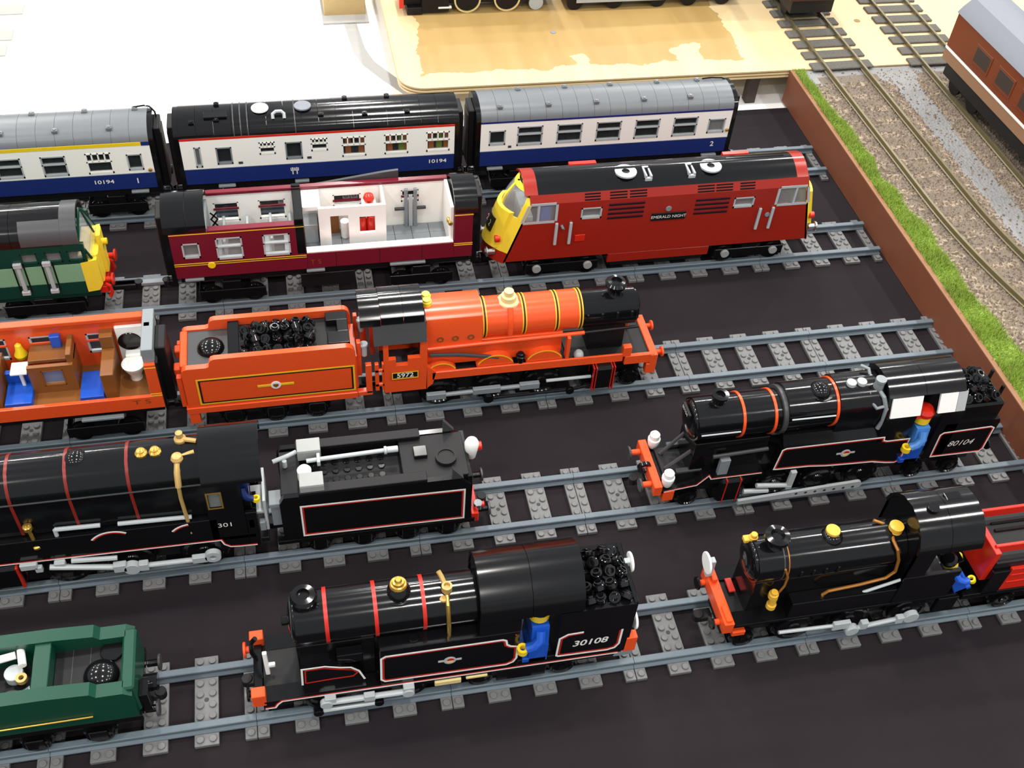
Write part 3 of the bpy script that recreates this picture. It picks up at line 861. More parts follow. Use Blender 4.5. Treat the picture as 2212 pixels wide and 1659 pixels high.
# ================================================================== red diesel on the second farthest track
T = Thing('diesel_locomotive', 'red diesel locomotive with yellow nose and black roof', 'locomotive', 17.5, TY[4], ZR)
def xl(z): return -1.15 + (z - 4.0) * .33
def xr(z): return 36.3 - (z - 4.0) * .235
for s_ in (-1, 1):
    a, b_ = s_ * 3.0, s_ * 2.65
    mb = MB().pxz([(xl(4.05), 4.05), (xr(4.05), 4.05), (xr(9.45), 9.45), (xl(9.45), 9.45)], a, b_)
    mb.panel(4.6, 30.9, 9.45, 11.95, a, b_, [(7.45, 9.85, 9.25 + .25, 11.05), (25.6, 28.1, 9.25 + .25, 10.95)])
    side = T.p('body_side', mb, 'diesel_red')
    window(T, 7.45, 9.85, 9.5, 11.05, a, 'light_grey', 'door', parent=side, s=s_, glass='clear')
    window(T, 25.6, 28.1, 9.5, 10.95, a, 'light_grey', 'door', parent=side, s=s_, glass='clear')
    for (P, mid) in (([(xl(9.45), 9.45), (4.6, 9.45), (4.6, 11.95), (xl(11.95), 11.95)], 2.55), ([(30.9, 9.45), (xr(9.45), 9.45), (xr(11.95), 11.95), (30.9, 11.95)], 33.1)):
        mb = MB(); n0 = 0
        for i in range(4):
            p0, p1 = Vector(P[i]), Vector(P[(i + 1) % 4])
            mb.line([p0 * .96 + (p1) * .04, p0 * .04 + p1 * .96], .3, a - s_ * .02, .05)
        mb.box(mid - .12, mid + .12, a, b_, 9.5, 11.9, 0)
        fr = T.p('cab_window_frame', mb, 'light_grey')
        cx_ = sum(q[0] for q in P) / 4; cz_ = sum(q[1] for q in P) / 4
        T.p('pane', MB().pxz([(cx_ + (q[0] - cx_) * .93, cz_ + (q[1] - cz_) * .9) for q in P], s_ * 2.9, s_ * 2.84), 'clear', parent=fr)
    # skirt, handrails, grilles
    T.p('skirt', MB().box(11.4, 23.9, a, b_, 2.75, 4.05), 'diesel_red')
    for x in (4.72, 6.38, 29.1, 30.7):
        T.p('handrail', MB().box(x - .17, x + .17, a + s_ * .02, a + s_ * .28, 6.2, 9.3), 'light_grey')
    gr_ = []
    for (x0, z0, n, ln) in ((10.6, 9.25, 4, 4.2), (20.9, 9.0, 4, 4.1)):
        for k in range(n):
            T.p('grille_slat', MB().box(x0, x0 + ln, a, a + s_ * .06, z0 + k * .62, z0 + k * .62 + .2, 0), 'black_matt', parent=side)
            T.p('grille_slat', MB().box(x0, x0 + ln, a, a + s_ * .03, z0 + k * .62 + .2, z0 + k * .62 + .34, 0), 'maroon', parent=side)
    cv = T.p('cove', MB().pyz([(a, 11.95), (s_ * 2.55, 12.95), (s_ * 2.2, 12.8), (b_, 11.9)], xl(12), xr(12)), 'diesel_red')
    for (x0, n, ln) in ((7.7, 3, 1.8), (10.6, 3, 2.0), (12.9, 3, 2.0), (20.9, 3, 2.0), (23.1, 3, 2.0), (26.0, 3, 1.8)):
        for k in range(n):
            f_ = .16 + k * .3
            y_, z_ = 3.0 - .45 * f_, 11.95 + f_
            T.p('grille_slat', MB().box(x0, x0 + ln, s_ * (y_ + .04), s_ * (y_ - .2), z_ - .08, z_ + .08, 0), 'black_matt', parent=cv)
# nose ends, bowed forward
def nose(xe, d, name, bow=2.05, frame='yellow', zt=13.1):
    def X(y, z): return xe(z) + d * bow * (1 - (y / 3.0) ** 2) * (1 if z < 11.5 else max(.55, 1 - (z - 11.5) * .2))
    def patch(y0, y1, z0, z1, off, ny=8, nz_=8, th=.25):
        mb = MB(); vs = []
        for o_ in (off, off - th):
            for i in range(ny + 1):
                for j in range(nz_ + 1):
                    y = y0 + (y1 - y0) * i / ny; z = z0 + (z1 - z0) * j / nz_
                    vs.append((X(y, z) + d * o_, y * (1 - .16 * max(0, z - 11.95)), z))
        N = (ny + 1) * (nz_ + 1); F = []
        q = lambda i, j: i * (nz_ + 1) + j
        for i in range(ny):
            for j in range(nz_):
                F.append((q(i, j), q(i + 1, j), q(i + 1, j + 1), q(i, j + 1)))
                F.append(tuple(N + w for w in (q(i, j), q(i + 1, j), q(i + 1, j + 1), q(i, j + 1))))
        for i in range(ny):
            for j in (0, nz_): F.append((q(i, j), q(i + 1, j), N + q(i + 1, j), N + q(i, j)))
        for j in range(nz_):
            for i in (0, ny): F.append((q(i, j), q(i, j + 1), N + q(i, j + 1), N + q(i, j)))
        return mb.add(vs, F)
    nz_ = T.p(name, patch(-3, 3, 5.3, 9.9, 0.0), 'yellow', label='yellow nose')
    T.p('nose_ridge', patch(-2.1, 2.1, 5.6, 10.4, .45, th=.5), 'yellow', parent=nz_)
    T.p('windscreen_frame', MB().add(*_merge([patch(-3, -2.55, 9.9, 12.5, 0), patch(2.55, 3, 9.9, 12.5, 0), patch(-.2, .2, 9.9, zt, .02), patch(-2.4, 2.4, zt - .4, zt, .01)])), frame, parent=nz_)
    for (y0, y1) in ((-2.55, -.2), (.2, 2.55)):
        T.p('windscreen', patch(y0, y1, 9.9, zt - .35, -.05, th=.1), 'clear', parent=nz_)
    T.p('apron', patch(-3, 3, 3.9, 5.3, 0.02), 'diesel_red', parent=nz_)
    for y in (-1.05, .05):
        hc = T.p('headcode_panel', patch(y, y + 1.0, 7.1, 8.9, .53, 3, 3, .1), 'headcode', parent=nz_)
    for y in (-2, 2):
        T.p('buffer', MB().cyl((X(y, 5), y, 5.0), .36, d * .9, 'x', 12).cyl((X(y, 5) + d * .85, y, 5.0), .6, d * .22, 'x', 16), 'chrome', parent=nz_)
        T.p('marker_lamp', MB().cyl((X(y, 6.8) + d * .1, y, 6.8), .42, d * .6, 'x', 14), 'trim_red' , parent=nz_)
    return X
def _merge(L_):
    vs, fs = [], []
    for m_ in L_:
        n = len(vs); vs += m_.v; fs += [tuple(i + n for i in f) for f in m_.f]
    return vs, fs
XL = nose(xl, -1, 'nose', zt=13.3); XR = nose(xr, 1, 'nose', 0.9, 'diesel_red', 12.9)
for k, ch in enumerate('22'):
    mb = text_mb(ch, 0, 0, 1.0, 0)
    n0 = 0
    mb.v = [(XL(-.55 + k * 1.1, 8) - .62 - (q[2]) * -.33, -.55 + k * 1.1 - q[0], 8.0 + q[2]) for q in mb.v]
    T.p('headcode_digit', mb, 'line_white')
roofp = [(-2.56, 12.95), (-2.0, 13.35), (-1.2, 13.8), (-.5, 14.02), (0, 14.08), (.5, 14.02), (1.2, 13.8), (2.0, 13.35), (2.56, 12.95)]
T.p('roof', MB().shell(roofp, 2.4, 32.9, .25), 'black')
T.p('cab_roof', MB().shell(roofp, .95, 2.4, .25), 'diesel_red', label='red cab roof')
T.p('cab_roof', MB().shell(roofp, 32.9, 34.3, .25), 'diesel_red', label='red cab roof')
for x in (8.5, 26.9): T.p('roof_panel', MB().box(x - 1.6, x + 1.6, 1.9, 2.5, 12.9, 13.5), 'red')
for x in (12.75, 22.8):
    fan = T.p('fan_ring', MB().ring((x, -.7, 13.85), 1.25, .45, .2, 'z', 28), 'light_grey', label='pale round roof fan')
    T.p('fan_hub', MB().cyl((x, -.7, 13.8), .42, .16, 'z', 16), 'black_matt', parent=fan)
for x in (15.1, 20.2):
    T.p('lifting_bracket', MB().box(x - .35, x - .12, -1.9, -.1, 13.45, 14.1).box(x + .25, x + .48, -1.9, -.4, 13.45, 14.05).box(x - .35, x + .48, -1.95, -1.6, 13.3, 13.75).box(x - .35, x + .4, -.35, -.1, 13.8, 14.15), 'light_grey')
T.p('roof_bar', MB().box(25, 32, .2, .55, 14.0, 14.14), 'black')  # low black bar along the roof ridge
T.p('nameplate', MB().box(15.85, 19.95, -3.12, -3.0, 8.55, 9.62, .04), 'black_matt')
T.p('nameplate_lettering', text_mb('EMERALD NIGHT', 17.9, 9.08, .56, -3.12, wide=.98), 'line_white')
T.p('badge', MB().cyl((17.75, -3.0, 10.15), .36, -.12, 'y', 18), 'grey')
T.p('works_plate', MB().box(7.05, 8.25, -3.1, -2.98, 6.4, 7.3, .03), 'red')
T.p('door_handle', MB().tube([(5.3, -3.02, 8.9), (5.45, -3.2, 8.6), (5.6, -3.02, 8.3)], .16), 'grey')
T.p('door_handle', MB().cyl((30.2, -3.0, 8.2), .32, -.12, 'y', 14), 'grey')
T.p('floor_pan', MB().box(.5, 34.5, -2.6, 2.6, 4.0, 4.3, 0), 'black_matt')
T.p('driver_seat', MB().box(3.0, 4.2, -2.3, -1.2, 4.3, 11.0), 'blue', label='blue driver seat')
T.p('driver_desk', MB().box(1.0, 2.1, -2.4, 2.4, 4.3, 9.9), 'light_grey')
for s_ in (-1, 1): T.p('tank', MB().box(12, 23.4, s_ * 1.2, s_ * 2.6, 1.9, 4.0), 'black_matt')
bogie(T, 6.0, 6.15, 1.25, 4.0, hub='mid_grey'); bogie(T, 29.2, 6.15, 1.25, 4.0, hub='mid_grey')
coupling(T, -1.6, -1.2)

# ================================================================== maroon coach with an open side
T = Thing('open_coach', 'maroon coach with open side showing its white interior', 'coach', -21, TY[4], ZR)
holes = [(-36.0, -34.2, 8.1, 10.1), (-32.5, -29.75, 7.65, 10.55), (-27.6, -24.75, 7.65, 10.55)]
sd = T.p('side_wall', MB().panel(-37.1, -23.15, 5.4, 11.45, -3, -2.6, holes), 'maroon')
for h in holes: window(T, *h, -3, 'light_grey', 'two' if h[0] > -34 else 'door', parent=sd, glass='clear')
T.p('sill', MB().box(-23.15, -6.9, -3, -2.6, 5.4, 7.55), 'maroon')
T.p('sill_cap', MB().box(-23.1, -6.95, -2.95, -2.0, 7.55, 7.68, .02), 'white')
T.p('side_cap', MB().box(-33.1, -24.1, -3, -2.2, 11.45, 11.62, .03), 'maroon')
T.p('side_wall', MB().box(-6.9, -4.8, -3, -2.6, 5.4, 11.45), 'maroon')
fw = T.p('far_wall', MB().panel(-37.1, -4.8, 5.4, 12.0, 2.6, 3, [(-32.6, -29.9, 8.3, 10.9), (-27.8, -24.9, 8.3, 10.9), (-19.7, -16.6, 9.3, 10.95), (-12.1, -10.1, 9.3, 10.95)]), 'white')
T.p('far_cap', MB().box(-33.2, -6.9, 2.45, 3.1, 12.0, 12.4), 'maroon')
T.p('far_skin', MB().box(-37.1, -4.8, 3.0, 3.08, 5.4, 8.2, 0).box(-37.1, -4.8, 3.0, 3.08, 11.1, 12.0, 0), 'maroon')
for h in ((-32.6, -29.9, 8.3, 10.9), (-27.8, -24.9, 8.3, 10.9), (-19.7, -16.6, 9.3, 10.95), (-12.1, -10.1, 9.3, 10.95)):
    f_ = window(T, *h, 3, 'white', 'x', parent=fw, s=1)
    T.p('window_bar', MB().box(h[0], h[1], 2.5, 2.7, h[3] - .9, h[3] - .7, 0), 'maroon', parent=fw)
RM = [(-3.02, 11.5), (-2.9, 12.2), (-2.5, 12.9), (-1.9, 13.4), (-1.1, 13.75), (0, 13.9), (1.1, 13.75), (1.9, 13.4), (2.5, 12.9), (2.9, 12.2), (3.02, 11.5)]
for (a, b_) in ((-37.2, -35.2), (-35.2, -33.2), (-6.9, -4.7)):
    T.p('roof_panel', MB().shell(RM, a + .02, b_ - .02, .25), 'black')
T.p('roof_rib', MB().box(-24.1, -23.15, -3, 3, 11.5, 12.3).box(-24.1, -23.15, -3.02, -2.5, 7.6, 11.5).box(-24.1, -23.15, 2.5, 3, 11.5, 12.6), 'black', label='black partition rib')
for (x, d) in ((-37.1, -1), (-4.8, 1)):
    prof = [(a, z - .04) for a, z in RM] + [(3.02, 4.8), (-3.02, 4.8)]
    e = T.p('end_wall', MB().pyz(prof, x, x + d * .5), 'black')
    T.p('gangway', MB().box(x + d * .45, x + d * 1.2, -1.5, 1.5, 4.6, 12.6, .1), 'black_matt', parent=e)
    buffers(T, x + d * .4, d, 4.3, ln=.6)
T.p('inner_end', MB().box(-7.3, -6.9, -2.6, 2.6, 5.6, 12.2), 'white')
T.p('inner_end', MB().box(-33.5, -33.2, -2.6, 2.6, 5.6, 11.6), 'grey')
T.p('door_knob', MB().cyl((-7.3, -2.0, 10.0), .3, -.3, 'x', 14).cyl((-7.3, -2.2, 10.0), .25, -.6, 'y', 12), 'gold')
tiles = Thing
me = MB().box(.02, 1.98, -1.70, -.02, 6.0, 6.2, .02).mesh('floor_tile', (0, 0, 0)); me.materials.append(MATS['grey'])
for i in range(8):
    for j in range(3): T.inst('floor_tile', me, -23.1 + 2 * i - T.off[0], 2.58 - 1.72 * j, -T.off[2])
T.p('floor_pan', MB().box(-37, -4.8, -2.6, 2.6, 5.4, 6.0, 0), 'dark_grey')
iw = T.p('inner_wall', MB().panel(-21.5, -14.2, 6.2, 12.0, -1.1, -.75, [(-20.25, -18.3, 6.2, 10.9), (-17.1, -15.4, 8.3, 10.55)]), 'bright_white')
T.p('inner_wall', MB().box(-21.5, -21.2, -.75, 2.5, 6.2, 12), 'bright_white')
T.p('inner_wall', MB().box(-14.5, -14.2, -.75, 2.5, 6.2, 12), 'bright_white')
T.p('cupboard', MB().box(-23.1, -21.6, .4, 2.5, 6.2, 8.7), 'light_grey')
T.p('shelf', MB().box(-23.15, -21.5, -.6, 2.5, 11.4, 12.0), 'bright_white')
T.p('locker', MB().box(-20.2, -19.2, 1.8, 2.5, 6.2, 9.2), 'brown')
T.p('water_tank', MB().cyl((-18.6, 1.2, 6.2), .5, 2.2, n=16), 'bright_white')
for k, x in enumerate((-32, -29.5, -27, -24.9)):
    T.p('bench', MB().box(x - .5, x + .5, -2.2, 2.3, 6.0, 7.6).box(x + .2, x + .5, -2.2, 2.3, 7.6, 9.4), 'light_grey')
T.p('lattice', MB().line([(-32.9, 8.0), (-32.2, 9.0), (-32.9, 10.0), (-32.2, 10.9)], .18, 1.0).line([(-32.2, 8.0), (-32.9, 9.0), (-32.2, 10.0), (-32.9, 10.9)], .18, 1.0), 'black_matt')
for z, m_ in ((11.3, 'line_yellow'), (7.36, 'line_yellow'), (7.12, 'line_yellow')):
    T.p('lining', MB().line([(-37.1, z), (-23.15, z)], .1, -3.0), m_, label='yellow lining')
    T.p('lining', MB().line([(-6.9, z), (-4.8, z)], .1, -3.0), m_, label='yellow lining')
T.p('lining', MB().line([(-37.1, 7.24), (-23.15, 7.24)], .1, -3.0), 'black_matt')
T.p('cross_bar', MB().cyl((-33.25, -3.0, 7.0), .42, -.14, 'y', 16), 'trim_yellow')
T.p('numeral', text_mb('T S', -22.2, 6.3, .9, -3.0), 'brown')
for x in (-20, -15.2, -10.5): T.p('sill_seam', MB().box(x - .02, x + .02, -3.02, -2.99, 5.4, 7.5, 0), 'black_matt')
T.p('underframe', MB().box(-36.8, -5, -2.4, 2.4, 4.3, 5.4, .03), 'black_matt')
T.p('battery_box', MB().box(-24, -18, -2.6, 2.6, 2.4, 4.3), 'black_matt')
bogie(T, -31.5, 4.6, 1.05, 4.3); bogie(T, -10.5, 4.6, 1.05, 4.3)
for (a, b_) in ((-36.3, -34.3), (-23.3, -21.3), (-14.1, -10.1)): steps(T, a, b_, 5.25)
T.p('far_flap', MB().pxz([(-24.4, 10.2), (-12.3, 10.6), (-12.3, 13.3), (-14, 13.15), (-24.4, 11.65)], 3.15, 3.5), 'dark_grey', label='grey wedge panel behind the far wall')
coupling(T, -37.5, -1); coupling(T, -4.4, 1)
# things in the van
for k, x in enumerate((-16.75, -15.75)):
    q = Thing('gas_bottle', ('red bottle with a black top in the serving hatch of the maroon coach', 'plain red bottle in the serving hatch of the maroon coach')[k], 'bottle', x, TY[4] + .2, 6.2)
    q.off = (x, 0, 6.2)
    q.p('bottle_body', MB().lathe((x, 0, 6.2), [(.4, 0), (.5, .1), (.5, 3.0), (.42, 3.4), (.2, 3.55)], 'z', 18), 'red')
    q.p('bottle_cap', MB().lathe((x, 0, 9.6), [(.24, 0), (.42, .1), (.42, .8), (.2, .95)] if k == 0 else [(.2, 0), (.24, .1), (.24, .5), (.15, .6)], 'z', 16), 'black' if k == 0 else 'red')
solo('red_ball', MB().lathe((-15.8, TY[4] + 1.6, 10.3), [(.05, 0), (.5, .3), (.62, .7), (.5, 1.1), (.05, 1.35)], 'z', 18), 'red', 'red round cap behind the white wall of the maroon coach', 'ball', (-15.8, TY[4] + 1.6, 10.3))
T.p('ball_shelf', MB().box(-16.6, -15.0, 1.0, 2.5, 9.9, 10.3), 'bright_white')
for k, x in enumerate((-11.6, -10.55)):
    q = Thing('toy_ski', ('left', 'right')[k] + ' grey ski leaning on the white wall in the maroon coach', 'ski', x, TY[4] + 2.1, 6.2)
    q.p('ski_blade', MB().box(x - .2, x + .2, -.05, .2, 6.2, 11.4, .05).box(x - .2, x + .2, -.3, .05, 11.2, 11.6, .05), 'grey')
    q.p('binding', MB().box(x - (1.3 if k == 0 else -.2), x + (-.2 if k == 0 else 1.2), -.1, .2, 8.6, 8.9, .03), 'dark_grey')
    q.p('ski_pole', MB().cyl((x + (.42 if k == 0 else -.42), .1, 6.2), .13, 4.4, n=10), 'light_grey')

# ================================================================== green diesel at the left
T = Thing('diesel_locomotive', 'two tone green diesel locomotive with yellow front', 'locomotive', -56, TY[4], ZR)
XE = -46.4
for s_ in (-1, 1):
    a, b_ = s_ * 3, s_ * 2.6
    T.p('lower_side', MB().box(-74, XE, a, b_, 4.4, 6.1, .03), 'dark_green')
    T.p('band', MB().box(-74, XE, a, b_, 6.1, 8.55, .03), 'sand_green', label='pale green band')
    up = T.p('upper_side', MB().panel(-74, -45.6, 8.55, 11.1, a, b_, [(-52.0, -50.4, 8.95, 10.3), (-49.6, -48.0, 8.95, 10.3), (-47.4, -45.9, 8.95, 10.3)]), 'dark_green')
    for h in ((-52.0, -50.4, 8.95, 10.3), (-49.6, -48.0, 8.95, 10.3), (-47.4, -45.9, 8.95, 10.3)): window(T, *h, a, 'dark_green', 'x', parent=up, s=s_, glass='clear', fw=.1)
    for x in (-52.5, -49.65):
        h_ = T.p('handrail', MB().box(x - .2, x + .2, a, a + s_ * .3, 5.1, 9.2).box(x - .42, x + .42, a, a + s_ * .36, 8.7, 9.25).box(x - .42, x + .42, a, a + s_ * .36, 5.0, 5.5), 'light_grey')
        T.p('door_gap', MB().box(x + (.45), x + .62, a, a + s_ * .02, 5.2, 9.0, 0).box(x - .62, x - .45, a, a + s_ * .02, 5.2, 9.0, 0), 'black_matt', parent=h_)
RG = [(-3.05, 11.1), (-2.9, 11.9), (-2.4, 12.7), (-1.6, 13.3), (-.8, 13.6), (0, 13.7), (.8, 13.6), (1.6, 13.3), (2.4, 12.7), (2.9, 11.9), (3.05, 11.1)]
for (a, b_) in ((-74, -66), (-66, -58), (-58, -52.5), (-52.5, -47.6)): T.p('roof_panel', MB().shell(RG, a + .02, b_ - .02, .25), 'black')
T.p('cab_roof', MB().shell([(y, z + .06) for y, z in RG], -47.6, -46.0, .3), 'dark_grey', label='dark grey front roof panel')
T.p('roof_fairing', MB().shell([(y, z + .1) for y, z in RG if y < -1.0], -51.6, -47.6, .15), 'dark_grey')
T.p('roof_panel', MB().box(-64, -54, -1, 1, 13.6, 13.9), 'dark_grey')
pl = [(-46.4, 4.6), (-45.2, 4.75), (-44.7, 5.6), (-44.75, 8.9), (-46.4, 8.6)]
fr = T.p('front', MB().pxz(pl, -3.02, 3.02).box(-45.6, -44.6, -2.5, 2.5, 5.2, 9.3, .2), 'yellow', label='yellow front')
T.p('front_ridge', MB().box(-44.8, -44.25, -.8, .8, 5.2, 10.4, .12), 'yellow', parent=fr)
T.p('corner_pillar', MB().tube([(-45.2, -2.7, 8.9), (-46.1, -2.6, 11.2)], .14, 6).tube([(-45.2, 2.7, 8.9), (-46.1, 2.6, 11.2)], .14, 6).tube([(-44.9, 0, 10.2), (-45.7, 0, 13.3)], .12, 6).tube([(-46.05, -2.6, 11.3), (-45.8, 0, 13.4), (-46.05, 2.6, 11.3)], .14, 6), 'dark_green')
for s_ in (-1, 1):
    mb = MB(); mb._prism([(-45.15, s_ * 2.5, 9.0), (-44.95, s_ * .15, 10.0), (-45.65, s_ * .15, 13.1), (-46.05, s_ * 2.5, 11.2)], [(-45.25, s_ * 2.5, 9.0), (-45.05, s_ * .15, 10.0), (-45.75, s_ * .15, 13.1), (-46.15, s_ * 2.5, 11.2)])
    T.p('windscreen', mb, 'clear')
T.p('driver_desk', MB().box(-46.6, -45.5, -2.4, 2.4, 6, 9.2), 'tan_plastic')
buffers(T, -44.7, 1, 5.3, 'trim_red', r=.5, ln=.8)
T.p('marker_lamp', MB().cyl((-44.3, 0, 8.9), .35, .5, 'x', 14), 'trim_yellow')
T.p('buffer_beam', MB().box(-45.2, -44.4, -2.7, 2.7, 4.0, 4.9), 'trim_red')
for y in (-2.6, 1.5): T.p('hose', MB().tube([(-44.6, y, 5.2), (-44.2, y, 4.9), (-44.1, y, 4.0), (-44.4, y, 3.4)], .2), 'trim_red')
T.p('underframe', MB().box(-74, -45.3, -2.6, 2.6, 3.6, 4.4), 'dark_green')
bogie(T, -51.2, 5.6, 1.25, 3.8); bogie(T, -67, 5.6, 1.25, 3.8)
coupling(T, -44.8, 2.6)
T.p('draw_bar', MB().box(-44.4, -38.8, -.35, .35, 2.5, 2.9), 'grey')
# ================================================================== open orange coach on the middle track
T = Thing('open_coach', 'orange coach without roof showing brown walls and blue seats', 'coach', -54, TY[3], ZR)
OR = 'orange_red'
T.p('sill', MB().box(-70, -38.0, -3, -2.6, 5.1, 6.75), OR)
T.p('side_wall', MB().box(-39.05, -38.0, -3, -2.6, 6.75, 11.0), OR)
fw_h = [(-54.8, -51.9, 7.9, 10.6), (-49.8, -47.0, 7.9, 10.6), (-44.7, -42.6, 7.9, 10.4), (-60, -57, 7.9, 10.6)]
fw = T.p('far_wall', MB().panel(-70, -38.0, 5.1, 11.9, 2.6, 3, fw_h), OR)
T.p('far_cap', MB().box(-70, -39.1, 2.3, 3.1, 11.9, 12.35), OR)
for h in fw_h:
    f_ = window(T, *h, 2.62, 'light_grey', 'x', parent=fw, s=-1, d=.08)
    T.p('window_bar', MB().box(h[0], h[1], 2.5, 2.62, h[3] - .95, h[3] - .75, 0), OR, parent=fw)
T.p('pillar', MB().box(-39.05, -38.0, -2.6, 3.05, 5.1, 12.6, .05), 'grey', label='grey end wall')
T.p('lever', MB().tube([(-38.5, .9, 12.3), (-38.2, -.4, 10.8), (-37.8, -1.2, 10.0)], .13), 'chrome')
T.p('lever_clip', MB().box(-38.9, -38.3, .6, 1.2, 12.2, 12.6), 'black')
T.p('gangway', MB().box(-38.0, -37.0, -1.6, 1.6, 4.6, 11.8, .1), 'black_matt')
T.p('end_frame', MB().box(-38.0, -37.75, -3, 3, 4.8, 11.2), 'black')
T.p('white_lining', MB().box(-41.9, -39.05, 2.25, 2.6, 6.2, 11.2), 'bright_white')
T.p('floor', MB().box(-70, -38.2, -2.6, 2.6, 5.4, 6.2, 0), 'brown')
def part(x0, x1, hole=None):
    p_ = T.p('partition', MB().box(x0, x1, -.6, 2.6, 6.2, 9.4), 'brown')
p_ = T.p('partition', MB().panel(-49.9, -45.8, 6.2, 9.6, -.6, -.2, [(-48.75, -46.8, 7.1, 9.1)]), 'brown')
window(T, -48.75, -46.8, 7.1, 9.1, -.6, 'brown', 'x', parent=p_, glass='clear', fw=.08)
T.p('partition', MB().box(-46.3, -45.8, -.2, 2.6, 6.2, 10.6), 'brown')
T.p('partition', MB().box(-49.9, -45.8, .4, 2.6, 9.2, 9.6), 'brown')
T.p('partition', MB().box(-43.3, -42.1, -2.2, 2.6, 6.2, 9.4), 'brown')
T.p('partition', MB().box(-43.3, -42.1, 1.4, 2.6, 9.4, 10.9), 'brown')
T.p('cushion', MB().box(-47.8, -46.9, 1.9, 2.5, 9.6, 11.0), 'blue', label='blue cushion under the window')
T.p('seat', MB().box(-52.3, -49.9, -2.4, .9, 6.2, 6.9).box(-52.3, -49.9, .4, .9, 6.9, 8.2), 'blue', label='blue seat')
T.p('seat', MB().box(-45.6, -43.4, -2.3, 1.2, 6.2, 6.8), 'blue', label='blue seat')
T.p('seat', MB().box(-48.9, -46.7, .1, .35, 6.2, 8.9), 'blue', label='blue seat')
T.p('partition', MB().box(-53.4, -52.5, -2.2, 2.6, 6.2, 9.0), 'brown')
T.p('table', MB().box(-51.5, -50.0, -.6, 1.0, 8.8, 9.05).box(-50.9, -50.6, -.1, .3, 6.2, 8.8), 'white')
T.p('wall_lamp', MB().lathe((-50.8, 2.2, 8.2), [(.05, 0), (.5, .3), (.62, .7), (.4, 1.2), (.3, 1.9), (.1, 2.1)], 'z', 14), 'trim_yellow')
tl = Thing('toy_toilet', 'white toilet with round lid in the orange coach', 'toilet', -40.6, TY[3] + .4, 6.2)
tl.p('bowl', MB().lathe((-40.6, 0, 6.2), [(.6, 0), (.55, .5), (.9, 1.3), (1.1, 1.75), (1.12, 1.9), (.6, 1.9), (.5, 1.6), (.01, 1.5)], 'z', 24), 'white')
tl.p('cistern', MB().box(-41.3, -39.9, .8, 1.6, 6.2, 8.4), 'white')
tl.p('lid', MB().cyl((-40.75, 1.75, 9.3), 1.12, .25, 'y', 24), 'black', label='round black lid')
T.p('lining', MB().line([(-39.05, 10.6), (-38.0, 10.6)], .1, -3.0), 'line_yellow')
for z in (7.1, 6.85): T.p('lining', MB().line([(-39.05, z), (-38.0, z)], .09, -3.0), 'line_yellow')
T.p('numeral', text_mb('T S', -40.0, 6.15, .8, -3.0, wide=1.6), 'brown')
T.p('underframe', MB().box(-70, -38.2, -2.4, 2.4, 4.1, 5.1, .03), 'black_matt')
bogie(T, -44, 4.6, 1.05, 4.2); bogie(T, -62, 4.6, 1.05, 4.2)
steps(T, -45.9, -42.0, 4.5)
coupling(T, -37.6, 1)

# ================================================================== orange tender
T = Thing('tender', 'orange steam engine tender heaped with black coal', 'tender', -28, TY[3], ZR)
prof = [(-35.9, 4.6), (-35.9, 9.4)] + [(-35.9 + .6 * (1 - math.cos(a)), 9.4 + .5 * math.sin(a)) for a in (.5, 1.0, 1.57)] + [(-33.6, 9.9), (-33.3, 10.0)] + [(-33.2 + .5 * (1 - math.cos(a)), 10.4 + .55 * math.sin(a)) for a in (.3, .9, 1.57)] + [(-20.4, 10.95)] + [(-20.3 + .7 * math.sin(a), 10.2 + .75 * math.cos(a)) for a in (.3, .8, 1.3)] + [(-19.5, 9.7), (-19.5, 4.6)]
for s_ in (-1, 1):
    T.p('side_sheet', MB().pxz(prof, s_ * 3.0, s_ * 2.4), OR)
    T.p('footplate_edge', MB().box(-36.1, -19.5, s_ * 3.12, s_ * 2.4, 3.8, 4.6), OR)
    T.p('guard_iron', MB().box(-36.0, -35.0, s_ * 3.05, s_ * 2.3, 2.3, 3.8), OR)
    T.p('side_handle', MB().box(-18.6, -18.0, s_ * 3, s_ * 2.5, 4.2, 8.2).box(-19.5, -18.0, s_ * 3, s_ * 2.4, 3.9, 4.5), OR)
    T.p('coal_rail', MB().box(-19.3, -18.9, s_ * 1.6, s_ * 2.2, 6, 10.6), OR)
T.p('rear_sheet', MB().box(-36.0, -35.3, -2.4, 2.4, 4.4, 9.9, .1), OR)
for y in (-1.2, 1.2):
    for z in (8.3,): T.p('rear_clip', MB().box(-36.7, -35.9, y - .5, y + .5, z - .4, z + .5, .1), OR)
T.p('rear_ladder', MB().box(-36.5, -36.0, -2.6, -2.0, 4.4, 8.5), OR)
T.p('rear_ladder', MB().box(-36.5, -36.0, 2.0, 2.6, 4.4, 8.5), OR)
T.p('front_sheet', MB().box(-19.9, -19.3, -2.3, 2.3, 4.4, 9.0), OR)
T.p('deck', MB().box(-35.3, -31.3, -2.4, 2.4, 8.2, 9.75), 'dark_grey')
T.p('bunker_floor', MB().box(-31.3, -19.9, -2.4, 2.4, 7.2, 10.1), 'black_matt')
T.p('tank_top', MB().box(-31.4, -30.35, -2.4, 2.4, 8.2, 10.7), 'black')
T.p('filler_dome', MB().dome((-33.1, -.2, 9.75), 1.3, .85, n=26), 'black')
for (a, b_, c, d) in ((-22.0, -19.9, 1.0, 2.2), (-22.0, -19.9, -2.2, -.6), (-21.0, -19.9, -.6, 1.0)):
    T.p('locker', MB().box(a, b_, c, d, 8.2, 10.95), 'black')
for y in (-1.9, 1.6): T.p('brake_handle', MB().cyl((-18.6, y, 8.6), .3, 1.3, n=12).cyl((-18.6, y, 9.9), .42, .3, n=12), 'light_grey')
